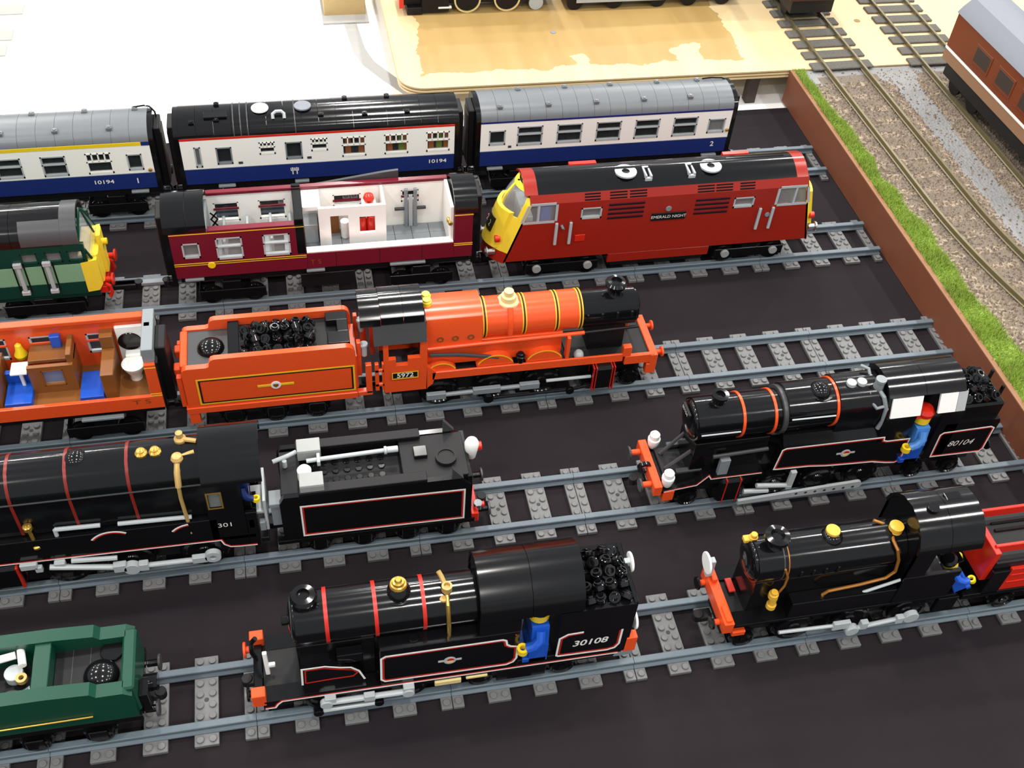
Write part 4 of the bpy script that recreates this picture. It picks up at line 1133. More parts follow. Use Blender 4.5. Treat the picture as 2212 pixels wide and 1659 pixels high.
T.p('lining', MB().line([(-34.65, 8.35), (-34.65, 5.0), (-19.75, 5.0), (-19.75, 8.35)], .16, -3.0, closed=True), 'line_yellow', label='yellow lining')
T.p('lining', MB().line([(-34.45, 8.2), (-34.45, 5.16), (-19.93, 5.16), (-19.93, 8.2)], .14, -3.0, closed=True), 'black_matt', label='black lining')
T.p('emblem_bar', MB().line([(-29.1, 6.75), (-25.6, 6.75)], .32, -3.0).line([(-29.1, 6.75), (-25.6, 6.75)], .2, -3.02), 'line_yellow')
em = T.p('emblem', MB().cyl((-27.35, -3.0, 6.75), .5, -.1, 'y', 22), 'line_white', label='round white emblem')
T.p('emblem_shield', MB().pxz([(-27.6, 6.95), (-27.1, 6.95), (-27.1, 6.7), (-27.35, 6.48), (-27.6, 6.7)], -3.1, -3.13), 'brown', parent=em)
T.p('underframe', MB().box(-35, -20, -2.3, 2.3, 3.2, 4.4), 'black_matt')
for xc in (-31.8, -27.7, -23.6):
    wheels(T, [xc], 1.1)
    T.p('axle_box', MB().box(xc - .8, xc + .8, -2.95, -2.78, 2.2, 3.4).box(xc - 1.4, xc + 1.4, -2.9, -2.8, 3.2, 3.6), 'black')
coupling(T, -35.6, -1); coupling(T, -19.6, 1)
coal(-29.8, -22.6, -1.95, 2.0, 10.5, 3, 'black toy coal piece heaped in the orange tender', 'coal in the orange tender', 3, 4)

# ================================================================== orange engine 5972
T = Thing('steam_locomotive', 'orange steam locomotive numbered 5972 with black smokebox', 'locomotive', -4, TY[3], ZR)
BZ = 10.55
boil = T.p('boiler', MB().cyl((-6.9, 0, BZ), 2.05, 10.3, 'x', 36), OR)
for x in (-6.6, -2.6, .75, 3.2):
    for k, m_ in ((-.16, 'line_yellow'), (0, 'black_matt'), (.16, 'line_yellow')):
        T.p('boiler_band', MB().ring((x + k - .06, 0, BZ), 2.09, 2.0, .12, 'x', 36), m_, parent=boil)
fb = [(-2.15, 9.0), (-2.15, 11.7), (-1.9, 12.5), (-1.3, 12.95), (0, 13.1), (1.3, 12.95), (1.9, 12.5), (2.15, 11.7), (2.15, 9.0)]
T.p('firebox', MB().pyz(fb, -12.5, -6.9), OR)
T.p('firebox_base', MB().box(-12.5, 1.5, -1.9, 1.9, 6.2, 9.2), OR)
for x in (-11.1, -9.6, -8.05): T.p('washout_hole', MB().ring((x, -2.15, 10.0), .34, .2, -.06, 'y', 18), 'brown')
sb = T.p('smokebox', MB().cyl((3.4, 0, BZ - .1), 1.95, 5.7, 'x', 36).cyl((9.1, 0, BZ - .1), 1.75, .25, 'x', 36), 'black')
for x in (3.9, 5.4, 7.0, 8.5): T.p('smokebox_rivet', MB().box(x - .12, x + .12, -1.98, -1.7, BZ - .1, BZ + .7, .02), 'black_matt', parent=sb)
T.p('smokebox_door', MB().dome((9.3, 0, BZ - .1), 1.5, .5, 'x', 28), 'black')
T.p('saddle', MB().box(4.6, 8.4, -1.1, 1.1, 5.5, 9.0), 'black_matt')
T.p('chimney', MB().lathe((7.0, 0, 12.1), [(.95, 0), (.72, .35), (.62, .9), (.8, 1.0), (1.05, 1.15), (1.12, 1.5), (.9, 1.75), (.55, 1.8), (.45, 1.5)], 'z', 28), 'black')
dm = T.p('dome', MB().lathe((-4.0, 0, 12.35), [(1.15, 0), (1.1, .2), (.8, .3), (.75, .8), (.5, .9), (.48, 1.4), (.3, 1.45)], 'z', 24), 'tan_plastic', label='tan safety valve')
T.p('dome_band', MB().tube([(-4.0, -1.1, 12.45), (-4.05, -1.7, 11.75), (-4.05, -2.0, 10.9), (-4.05, -2.05, 9.8)], .28), OR)
for (x, y, z) in ((-12.2, -.2, 12.9), (-12.2, .5, 13.0)):
    w = T.p('whistle', MB().lathe((x, y, z), [(.3, -.7), (.3, 0), (.5, .05), (.5, .6), (.4, .65), (.4, .85), (.2, .85)], 'z', 18), 'yellow')
T.p('whistle_base', MB().box(-12.6, -11.9, -.8, .8, 11.8, 12.3), 'brown')
# cab
for s_ in (-1, 1):
    T.p('cab_side', MB().panel(-16.8, -12.5, 4.0, 8.6, s_ * 3, s_ * 2.5, [(-15.6, -14.4, 7.7, 8.6)]), OR)
    T.p('cab_corner', MB().pxz([(-12.6, 4.0), (-12.5, 7.2), (-11.6, 6.3), (-11.9, 4.7)], s_ * 3, s_ * 2.5), OR)
    T.p('cab_pillar', MB().box(-13.2, -12.5, s_ * 3, s_ * 2.5, 8.6, 11), OR)
    T.p('cab_pillar', MB().box(-16.8, -16.3, s_ * 3, s_ * 2.5, 8.6, 11), OR)
    T.p('cab_eave', MB().pyz([(s_ * 3.2, 10.9), (s_ * 2.4, 12.85), (s_ * 2.2, 12.7), (s_ * 3.0, 10.8)], -17.7, -12.55), 'dark_grey', label='grey sloped cab eave')
    # running board
    rb = T.p('running_board', MB().box(-12, 8.0, s_ * 3.0, s_ * 2.75, 5.2, 6.25), OR)
    for (x, r_) in ((-11.0, 1.6), (-5.5, 2.05), (-.4, 2.05)):
        A = arc(x, 5.55, r_, 20, 160, 14)
        sp = T.p('splasher', MB().pxz(A, s_ * 2.75, s_ * 1.9), OR, parent=rb)
        T.p('splasher_line', MB().line(A[1:-1], .12, s_ * 2.75 if s_ < 0 else 2.78), 'line_yellow', parent=rb)
    T.p('running_deck', MB().box(-12, 8.6, s_ * 2.8, s_ * 1.5, 5.6, 5.85, 0), 'black_matt')
    T.p('handrail', MB().tube([(-12.4, s_ * 2.35, 9.0), (3.6, s_ * 2.3, 9.25)], .22, 10), OR)
    T.p('handrail', MB().tube([(3.6, s_ * 2.3, 9.25), (9.3, s_ * 2.2, 9.35)], .16, 10), 'black_matt')
    T.p('bracket', MB().box(1.8, 2.15, s_ * 2.9, s_ * 2.1, 6.2, 9.2), OR)
    T.p('cylinder', MB().box(4.8, 7.2, s_ * 3.7, s_ * 2.0, 1.9, 5.2, .3), 'black')
    for x in (5.0, 6.95): T.p('cylinder_band', MB().box(x - .2, x - .08, s_ * 3.74, s_ * 1.98, 1.86, 5.24, .3).box(x + .08, x + .2, s_ * 3.74, s_ * 1.98, 1.86, 5.24, .3), 'line_red')
    # rods
    T.p('side_rod', MB().tube([(-11.8, s_ * 3.25, 3.1), (-1.2, s_ * 3.25, 3.3)], .24, 10).box(-7.8, -4.9, s_ * 3.5, s_ * 3.0, 2.85, 3.6).box(-12.6, -10.6, s_ * 3.5, s_ * 3.0, 2.7, 3.5).box(-2.9, -.8, s_ * 3.5, s_ * 3.0, 2.85, 3.65), 'grey')
    T.p('connecting_rod', MB().tube([(-6.2, s_ * 3.7, 2.35), (2.5, s_ * 3.5, 2.2), (4.8, s_ * 3.3, 2.4)], .17, 8).cyl((-6.2, s_ * 3.4, 2.35), .55, s_ * .5, 'y', 14).cyl((2.5, s_ * 3.4, 2.2), .45, s_ * .4, 'y', 14), 'black')
    T.p('piston_rod', MB().tube([(0.0, s_ * 3.0, 3.4), (4.8, s_ * 3.0, 3.4)], .18, 8), 'light_grey')
    T.p('foot_step', MB().box(10.7, 11.8, s_ * 3.1, s_ * 2.3, 3.1, 4.5), OR)
    T.p('front_pillar', MB().box(7.9, 8.8, s_ * 3.05, s_ * 2.4, 5.9, 7.2), OR)
rp_ = [(-2.5, 12.85), (-2.3, 13.5), (-1.6, 14.0), (-.8, 14.25), (0, 14.35), (.8, 14.25), (1.6, 14.0), (2.3, 13.5), (2.5, 12.85)]
for (a, b_, dz) in ((-18.9, -16.9, 0), (-16.9, -14.7, .12), (-14.7, -12.7, .12)):
    T.p('roof_panel', MB().shell([(y, z + dz) for y, z in rp_], a + .02, b_ - .02, .3), 'black')
T.p('cab_front', MB().box(-12.9, -12.5, -2.4, 2.4, 9, 12.8), 'black')
T.p('cab_floor', MB().box(-16.8, -12.5, -2.5, 2.5, 4.0, 4.6), 'black_matt')
T.p('cab_ladder', MB().box(-17.7, -17.3, -3.0, -2.6, 4.4, 8.2).box(-17.0, -16.8, -3.0, -2.6, 4.4, 8.2).box(-17.7, -16.8, -3.0, -2.7, 5.0, 5.4).box(-17.7, -16.8, -3.0, -2.7, 7.0, 7.4), OR)
T.p('cab_bar', MB().box(-17.7, -17.2, 2.2, 2.8, 4.4, 9), OR)
pl = T.p('number_plate', MB().box(-16.0, -13.45, -3.1, -3.0, 6.0, 6.85, .03), 'black_matt')
T.p('number_plate_edge', MB().line([(-16, 6.0), (-13.45, 6.0), (-13.45, 6.85), (-16, 6.85)], .09, -3.1, closed=True), 'line_yellow', parent=pl)
T.p('number', text_mb('5972', -14.72, 6.42, .85, -3.1, bold=.02), 'line_white')
T.p('reverser_rod', MB().tube([(-12.2, -2.5, 8.3), (-9, -2.55, 8.0), (-5.2, -2.6, 7.2)], .2), 'dark_grey')
T.p('pump', MB().cyl((-2.9, -2.6, 5.9), .34, 1.6, n=12).cyl((-2.9, -2.6, 6.9), .5, .3, n=12), 'black')
T.p('front_deck', MB().box(2.2, 11.2, -2.7, 2.7, 5.2, 5.55), 'black_matt')
T.p('oil_pot', MB().lathe((3.4, -2.15, 5.55), [(.5, 0), (.55, .4), (.45, .75), (.3, .9)], 'z', 18), 'light_grey')
T.p('buffer_beam', MB().box(11.0, 11.8, -3.1, 3.1, 4.4, 5.8), OR)
for s_ in (-1, 1): T.p('front_edge', MB().box(8.2, 11.4, s_ * 3.05, s_ * 2.6, 4.7, 5.9), OR)
T.p('lamp_iron', MB().tube([(9.6, 1.4, 5.4), (9.6, 1.4, 8.2)], .14), OR)
buffers(T, 11.8, 1, 5.1, OR, r=.42, ln=.7)
T.p('frame', MB().box(-16, 10.5, -1.7, 1.7, 2.2, 5.4), 'black_matt')
wheels(T, [-11.2, -5.5, -.4], 1.9, 'black', name='driving_wheel')
wheels(T, [5.0, 9.2], 1.0)
coupling(T, 11.6, 1)
# ================================================================== engine 301 on the second nearest track
def outline(T, pts, y=-3.0, w=.13, closed=True, wr=.12, inset=.13, red=True):
    T.p('lining', MB().line(pts, w, y, closed=closed), 'line_white', label='white lining')
    if red:
        cx_ = sum(q[0] for q in pts) / len(pts); cz_ = sum(q[1] for q in pts) / len(pts)
        P = []
        n = len(pts)
        for i in range(n):
            a = Vector(pts[i - 1]) if (closed or i > 0) else Vector(pts[0]); c = Vector(pts[(i + 1) % n]) if (closed or i < n - 1) else Vector(pts[-1])
            q = Vector(pts[i]); d1 = (q - a); d2 = (c - q)
            if d1.length < 1e-6: d1 = d2
            if d2.length < 1e-6: d2 = d1
            nn = Vector((-d1.normalized().y - d2.normalized().y, d1.normalized().x + d2.normalized().x))
            nn = nn.normalized() if nn.length > 1e-5 else Vector((0, 1))
            if closed:
                area = sum(pts[k - 1][0] * pts[k][1] - pts[k][0] * pts[k - 1][1] for k in range(n))
                if area < 0: nn = -nn
            elif nn.y < 0: nn = -nn
            k = 1 / max(.6, nn.dot(Vector((-d1.normalized().y, d1.normalized().x)) * (1 if nn.dot(Vector((-d1.normalized().y, d1.normalized().x))) > 0 else -1)))
            P.append(tuple(q + nn * inset * k))
        T.p('lining', MB().line(P, wr, y, closed=closed, t=.025), 'line_red', label='red lining')

def crest(T, x, z, y=-3.0):
    e = T.p('crest', MB().pxz([(x - .95, z - .1), (x + .95, z - .1), (x + .95, z + .12), (x - .95, z + .12)], y, y - .04).lathe((x, y, z), [(.5, 0), (.5, -.05), (.01, -.06)], 'y', 22), 'light_grey', label='small round crest')
    T.p('crest_mark', MB().pxz(arc(x + .05, z + .05, .3, 0, 180, 8), y - .05, y - .085), 'line_red', parent=e)
    T.p('crest_mark', MB().pxz(arc(x, z - .02, .32, 180, 360, 8), y - .05, y - .08), 'tan_plastic', parent=e)

T = Thing('steam_locomotive', 'black steam locomotive numbered 301 with red boiler bands', 'locomotive', -45, TY[2], ZR)
bp_ = [(-2.4, 8.2), (-2.4, 12.2), (-2.2, 13.1), (-1.75, 13.9), (-1.0, 14.5), (0, 14.7), (1.0, 14.5), (1.75, 13.9), (2.2, 13.1), (2.4, 12.2), (2.4, 8.2)]
bo = T.p('boiler', MB().pyz(bp_, -62, -33.6), 'black')
for x in (-53.2, -48.6, -44.1, -39.3):
    ob_ = [(y * 1.012, (z - 8.2) * 1.006 + 8.2) for y, z in bp_]
    T.p('boiler_band', MB().pyz_strip(ob_, [(y * .98, (z - 8.2) * .99 + 8.2) for y, z in bp_], x - .13, x + .13), 'dark_red', parent=bo)
T.p('boiler_crease', MB().box(-62, -33.7, -2.47, -2.36, 12.15, 12.3, .02), 'dark_grey')
T.p('dome', MB().dome((-43.3, 0, 14.3), .95, .75, n=24), 'black')
for x in (-38.1, -37.0): T.p('safety_valve', MB().lathe((x, -.4, 14.45), [(.45, 0), (.5, .1), (.5, .3), (.3, .45), (.35, .6), (.15, .7)], 'z', 14), 'gold')
T.p('top_feed', MB().lathe((-35.0, .6, 14.3), [(.5, 0), (.5, .6), (.3, .8), (.3, 1.3), (.15, 1.4)], 'z', 14), 'pearl_gold')
T.p('top_feed', MB().lathe((-35.3, -1.0, 14.0), [(.5, 0), (.55, .35), (.4, .6), (.2, .7)], 'z', 14).tube([(-35.2, -.9, 14.3), (-33.9, -.7, 14.5)], .2).tube([(-34.9, .5, 14.9), (-33.7, .2, 14.8)], .2), 'pearl_gold')
T.p('feed_pipe', MB().tube([(-35.3, -1.1, 14.2), (-35.4, -2.0, 13.6), (-35.45, -2.55, 12.4)], .27, 10).tube([(-35.45, -2.55, 12.4), (-35.5, -2.6, 11.0), (-35.4, -2.75, 8.6), (-35.3, -2.85, 6.4)], .17, 10), 'pearl_gold')
for s_ in (-1, 1):
    T.p('handrail', MB().tube([(-46.0, s_ * 2.65, 8.75), (-42.4, s_ * 2.65, 8.65)], .2).tube([(-41.0, s_ * 2.65, 8.55), (-35.0, s_ * 2.65, 8.35)], .2).tube([(-46.0, s_ * 2.65, 8.75), (-46.0, s_ * 2.75, 7.3)], .18), 'light_grey')
    T.p('running_plate', MB().box(-62, -33, s_ * 3.0, s_ * 1.5, 5.3, 8.0, .04), 'black')
    T.p('valance', MB().box(-62, -30, s_ * 3.0, s_ * 2.6, 4.9, 5.3, 0), 'black')
    T.p('cab_side', MB().panel(-33.6, -30.6, 3.6, 12.6, s_ * 3, s_ * 2.6, [(-33.4, -32.25, 9.55, 11.6)]), 'black')
    T.p('cab_side', MB().box(-30.6, -29.6, s_ * 3, s_ * 2.6, 3.6, 8.4), 'black')
    T.p('coupling_rod', MB().tube([(-47.3, s_ * 3.4, 4.6), (-42.3, s_ * 3.4, 3.5)], .26, 10).tube([(-39.5, s_ * 3.4, 3.15), (-35.5, s_ * 3.4, 3.1)], .24, 10).box(-42.3, -41.2, s_ * 3.7, s_ * 3.1, 2.95, 3.9).cyl((-40.8, s_ * 3.1, 3.1), .7, s_ * .6, 'y', 18).box(-40.2, -39.4, s_ * 3.7, s_ * 3.1, 2.75, 3.65).box(-35.7, -34.4, s_ * 3.65, s_ * 3.15, 2.8, 3.6).ring((-33.9, s_ * 3.15, 3.4), .7, .3, s_ * .5, 'y', 18), 'light_grey')
    T.p('slide_bar', MB().tube([(-45.5, s_ * 3.2, 4.85), (-41.8, s_ * 3.2, 4.5)], .22, 8).box(-46.9, -46.0, s_ * 3.5, s_ * 3.0, 4.2, 5.0), 'light_grey')
    T.p('guide_bracket', MB().box(-49.6, -48.2, s_ * 3.5, s_ * 3.1, 4.6, 5.3).box(-48.5, -47.9, s_ * 3.5, s_ * 3.1, 4.1, 4.8), 'light_grey')
    T.p('cylinder', MB().box(-55, -49.8, s_ * 3.3, s_ * 2, 1.9, 4.9, .3), 'black')
    T.p('cylinder_band', MB().box(-50.1, -49.85, s_ * 3.35, s_ * 2, 1.9, 4.9, .2), 'line_red')
T.p('window_rim', MB().line([(-33.4, 9.55), (-32.25, 9.55), (-32.25, 11.6), (-33.4, 11.6)], .15, -3.0, closed=True), 'gold')
T.p('window_pane', MB().box(-33.35, -32.3, -2.85, -2.8, 9.6, 11.55, 0), 'clear')
for (A, red) in ((arc(-41.7, 5.9, 2.1, 55, 143, 12), 1), (arc(-35.2, 5.7, 2.1, 95, 140, 8), 1)):
    outline(T, A, w=.14, closed=False, wr=.1, inset=-.16)
outline(T, [(-62, 5.25), (-33.0, 4.95), (-32.8, 4.3), (-32.3, 3.85), (-31.5, 3.75), (-30.0, 3.7)], w=.12, closed=False, wr=.08, inset=.11)
T.p('number', text_mb('301', -32.35, 7.1, .8, -3.0, wide=1.15), 'line_white')
T.p('lamp_bracket', MB().tube([(-47.95, -2.7, 9.4), (-47.8, -2.85, 7.0)], .16).lathe((-47.95, -2.7, 9.2), [(.2, 0), (.38, .1), (.38, .5), (.2, .6)], 'z', 12).lathe((-47.8, -2.85, 6.8), [(.2, 0), (.32, .1), (.32, .3), (.2, .4)], 'z', 12), 'gold')
cr = [(-3.1, 12.6), (-2.9, 13.4), (-2.3, 14.3), (-1.4, 15.0), (0, 15.3), (1.4, 15.0), (2.3, 14.3), (2.9, 13.4), (3.1, 12.6)]
T.p('cab_roof', MB().shell(cr, -33.6, -28.7, .3), 'black')
T.p('cab_front', MB().pyz([(y * .96, z - .2) for y, z in cr] + [(2.9, 4), (-2.9, 4)], -33.6, -33.3), 'black')
T.p('cab_floor', MB().box(-33.4, -28.9, -2.6, 2.6, 3.4, 4.0), 'black_matt')
T.p('footplate_lever', MB().box(-29.0, -28.75, -2.8, .9, 5.4, 9.6, .04).box(-30.6, -29.0, -2.6, .4, 7.6, 7.9, .04), 'light_grey', label='pale grey plate behind the cab')
T.p('pipe_stub', MB().box(-30.4, -29.9, -3.0, -2.5, 6.2, 7.4).box(-29.5, -29.0, -3.0, -2.5, 5.6, 6.8), 'grey')
T.p('frame', MB().box(-62, -31, -1.8, 1.8, 2.0, 5.3), 'black_matt')
wheels(T, [-46.2, -40.8, -34.6], 2.0, name='driving_wheel')
wheels(T, [-52.5, -57], 1.0)
figure('toy driver in dark blue leaning out of the cab of the engine numbered 301', -30.5, -1.5, 7.9, 2, 'navy', 'black', 'black', rot=math.pi, h=.98)
T.p('cab_seat', MB().box(-31.4, -29.8, -2.5, -.5, 4.0, 7.9), 'black_matt')

# ================================================================== black tender
T = Thing('tender', 'black tender with white outlined panel and pale fire iron', 'tender', -19, TY[2], ZR)
for s_ in (-1, 1):
    T.p('side_sheet', MB().pxz([(-27.6, 3.7), (-10.9, 3.7), (-10.9, 8.8), (-12.0, 9.8), (-27.2, 9.8), (-27.6, 9.0)], s_ * 3, s_ * 2.5), 'black')
    T.p('side_top', MB().box(-25.9, -14.8, s_ * 3.0, s_ * 2.0, 9.8, 10.2), 'black_matt')
    T.p('footplate_edge', MB().box(-28.2, -10.4, s_ * 3.05, s_ * 2.4, 3.2, 3.7, .03), 'black')
    T.p('corner_fin', MB().pxz([(-12.6, 9.8), (-11.6, 9.8), (-12.6, 11.2)], s_ * 3, s_ * 2.6), 'dark_grey')
outline(T, [(-25.85, 4.15), (-11.45, 3.95), (-11.45, 8.15), (-25.85, 8.4)], w=.16, inset=.17, wr=.12)
outline(T, [(-28.0, 3.55), (-10.5, 3.3)], w=.13, closed=False, wr=.07, inset=.11)
T.p('deck', MB().box(-27.4, -11, -2.5, 2.5, 7.6, 8.4), 'black_matt')
T.p('tank_top', MB().box(-16.8, -11, -2.5, 2.5, 8.4, 9.7), 'black_matt')
T.p('bunker_front', MB().box(-27.4, -25.6, -2.4, 2.4, 8.4, 9.6), 'black_matt')
T.p('rear_sheet', MB().box(-11.2, -10.7, -2.7, 2.7, 3.7, 9.6), 'black')
me = MB().cyl((0, 0, 8.35), .3, .2, 'z', 12, .03).mesh('stud', (0, 0, 0)); me.materials.append(MATS['black'])
for i in range(7):
    for j in range(4): T.inst('stud', me, -24.6 + i * 1.02 - T.off[0], -1.5 + j, -T.off[2])
T.p('water_filler', MB().cyl((-12.8, -.5, 9.7), .95, .3, n=24).ring((-12.8, -.5, 9.9), .95, .75, .2), 'black_matt')
T.p('rear_box', MB().box(-15.6, -14.4, -.2, 1.0, 9.7, 10.1), 'black')
for (y0, nm) in ((-2.9, 'tool_box'), (.95, 'tool_box')):
    T.p(nm, MB().box(-25.75, -23.7, y0, y0 + 1.5, 9.8, 10.9).box(-25.75, -23.7, y0, y0 + 1.5, 10.9, 11.05), 'mid_grey', label='pale grey tool box')
T.p('white_cap', MB().lathe((-25.25, -.9, 9.6), [(.5, 0), (.62, .1), (.62, 1.2), (.45, 1.45), (.1, 1.5)], 'z', 20), 'bright_white')
T.p('fire_iron', MB().tube([(-25.0, .3, 10.5), (-23.9, .35, 10.5), (-18.2, .55, 10.5)], .2, 10).box(-24.1, -23.8, -.2, .9, 10.2, 10.8, .05).cyl((-18.2, .55, 10.5), .38, .25, 'x', 14).cyl((-17.95, .57, 10.5), .3, 1.0, 'x', 14), 'light_grey', label='pale fire iron')
T.p('hand_brake', MB().tube([(-27.9, .7, 10.4), (-26.6, 1.1, 10.5), (-25.8, 1.4, 10.6)], .2, 10).cyl((-26.9, .7, 8.4), .22, 2.0, n=12), 'light_grey')
T.p('fall_plate', MB().box(-28.5, -25.9, -2.8, -1.2, 8.4, 8.9).box(-28.4, -27.2, -2.6, -1.0, 5.6, 8.4), 'grey')
lm = T.p('tail_lamp', MB().lathe((-10.35, .3, 8.6), [(.35, 0), (.42, .1), (.62, 1.3), (.66, 1.9), (.5, 2.25), (.1, 2.35)], 'z', 22), 'bright_white', label='white tail lamp with red lens')
T.p('lamp_lens', MB().cyl((-9.8, .3, 10.0), .42, .35, 'x', 16), 'trim_red', parent=lm)
T.p('lamp_post', MB().tube([(-10.5, .3, 3.8), (-10.5, .3, 8.7)], .12), 'black')
T.p('buffer_beam', MB().box(-10.7, -10.0, -2.9, 2.9, 3.0, 4.2), 'trim_red')
buffers(T, -10.0, 1, 3.6, 'black', r=.5, ln=1.0, face='dark_grey')
l2 = T.p('side_lamp', MB().cyl((-10.0, -2.2, 4.2), .42, .7, n=16), 'chrome')
T.p('lamp_lens', MB().cyl((-9.75, -2.2, 4.6), .3, .35, 'x', 14), 'trim_red', parent=l2)
T.p('frame', MB().box(-27, -11, -2, 2, 2.2, 3.2), 'black_matt')
for xc in (-24.5, -20.5, -16.5, -12.8):
    wheels(T, [xc], 1.05)
    T.p('axle_box', MB().box(xc - .6, xc + .6, -2.95, -2.78, 1.9, 3.1).box(xc - 1.3, xc + 1.3, -2.9, -2.8, 2.9, 3.2), 'black')
coupling(T, -27.5, -1); coupling(T, -10.4, 1)

# ================================================================== tank engine 80104
T = Thing('steam_locomotive', 'black tank locomotive numbered 80104 with two white lamps', 'locomotive', 24, TY[2], ZR)
BZ = 10.85
bo = T.p('boiler', MB().cyl((10.2, 0, BZ), 2.1, 8.3, 'x', 36), 'black')
for x in (14.6, 17.7): T.p('boiler_band', MB().ring((x - .13, 0, BZ), 2.2, 2.05, .26, 'x', 36), 'orange_red', parent=bo)
T.p('boiler_flange', MB().cyl((18.4, 0, BZ + .1), 2.35, .45, 'x', 36), 'dark_grey')
b2 = T.p('rear_boiler', MB().cyl((18.8, 0, 11.3), 2.3, 5.0, 'x', 36).pyz([(-2.35, 9), (-2.35, 11.8), (-2.0, 12.9), (-1.2, 13.6), (0, 13.8), (1.2, 13.6), (2.0, 12.9), (2.35, 11.8), (2.35, 9)], 23.8, 28.2), 'black')
T.p('boiler_band', MB().ring((23.5, 0, 11.3), 2.4, 2.2, .26, 'x', 36), 'orange_red', parent=b2)
T.p('smokebox_door', MB().dome((10.2, 0, BZ), 1.9, -.6, 'x', 30), 'black')
T.p('number_plate', MB().box(9.4, 9.7, -.9, .9, 11.9, 12.4), 'black_matt')
mb = text_mb('80104', 0, 0, .55, 0)
mb.v = [(9.36 + 0 * q[0], -q[0] * 1.0, 12.15 + q[2]) for q in mb.v]
T.p('number', mb, 'line_white')
T.p('chimney', MB().lathe((12.45, 0, 12.6), [(.9, 0), (.62, .35), (.6, .9), (.78, 1.0), (.8, 1.3), (.45, 1.32), (.4, 1.0)], 'z', 24), 'black')
T.p('dome', MB().dome((22.2, -.3, 13.2), 1.05, .9, n=26), 'black')
T.p('dome_base', MB().ring((22.2, -.3, 13.1), 1.3, .95, .15, 'z', 26), 'black')
for x in (25.2, 26.25): T.p('safety_valve', MB().cyl((x, -.3, 13.5), .46, .55, n=20), 'light_grey', label='pale round safety valve')
T.p('top_feed', MB().lathe((27.7, -.9, 13.4), [(.45, 0), (.5, .2), (.42, .9), (.5, 1.0), (.5, 1.3), (.3, 1.3)], 'z', 16), 'grey')
T.p('feed_pipe', MB().tube([(27.7, -1.0, 13.5), (28.0, -1.9, 13.2), (28.3, -2.45, 12.2), (28.4, -2.6, 10.6), (28.2, -2.6, 9.6)], .22, 10).tube([(28.2, -2.3, 12.4), (27.4, -2.3, 12.2), (26.7, -1.7, 12.9), (26.8, -1.2, 13.4)], .17, 10).tube([(27.6, .6, 13.5), (27.6, 1.2, 13.9), (27.1, 1.8, 13.8)], .17, 10), 'grey')
T.p('handrail', MB().tube([(19, -2.4, 12.0), (23.3, -2.45, 12.0)], .08).tube([(10.5, -2.2, 10.9), (14.3, -2.2, 10.9)], .08), 'light_grey')
tk = [(18.55, 5.6), (18.9, 5.55), (22.2, 5.45), (24.0, 5.2), (26.5, 5.05), (29.0, 4.95), (30.5, 4.55), (31.5, 4.4), (32.05, 4.7), (31.95, 7.95), (29.6, 7.95), (29.2, 8.1), (29.1, 8.6), (19.1, 8.6), (18.75, 8.4)]
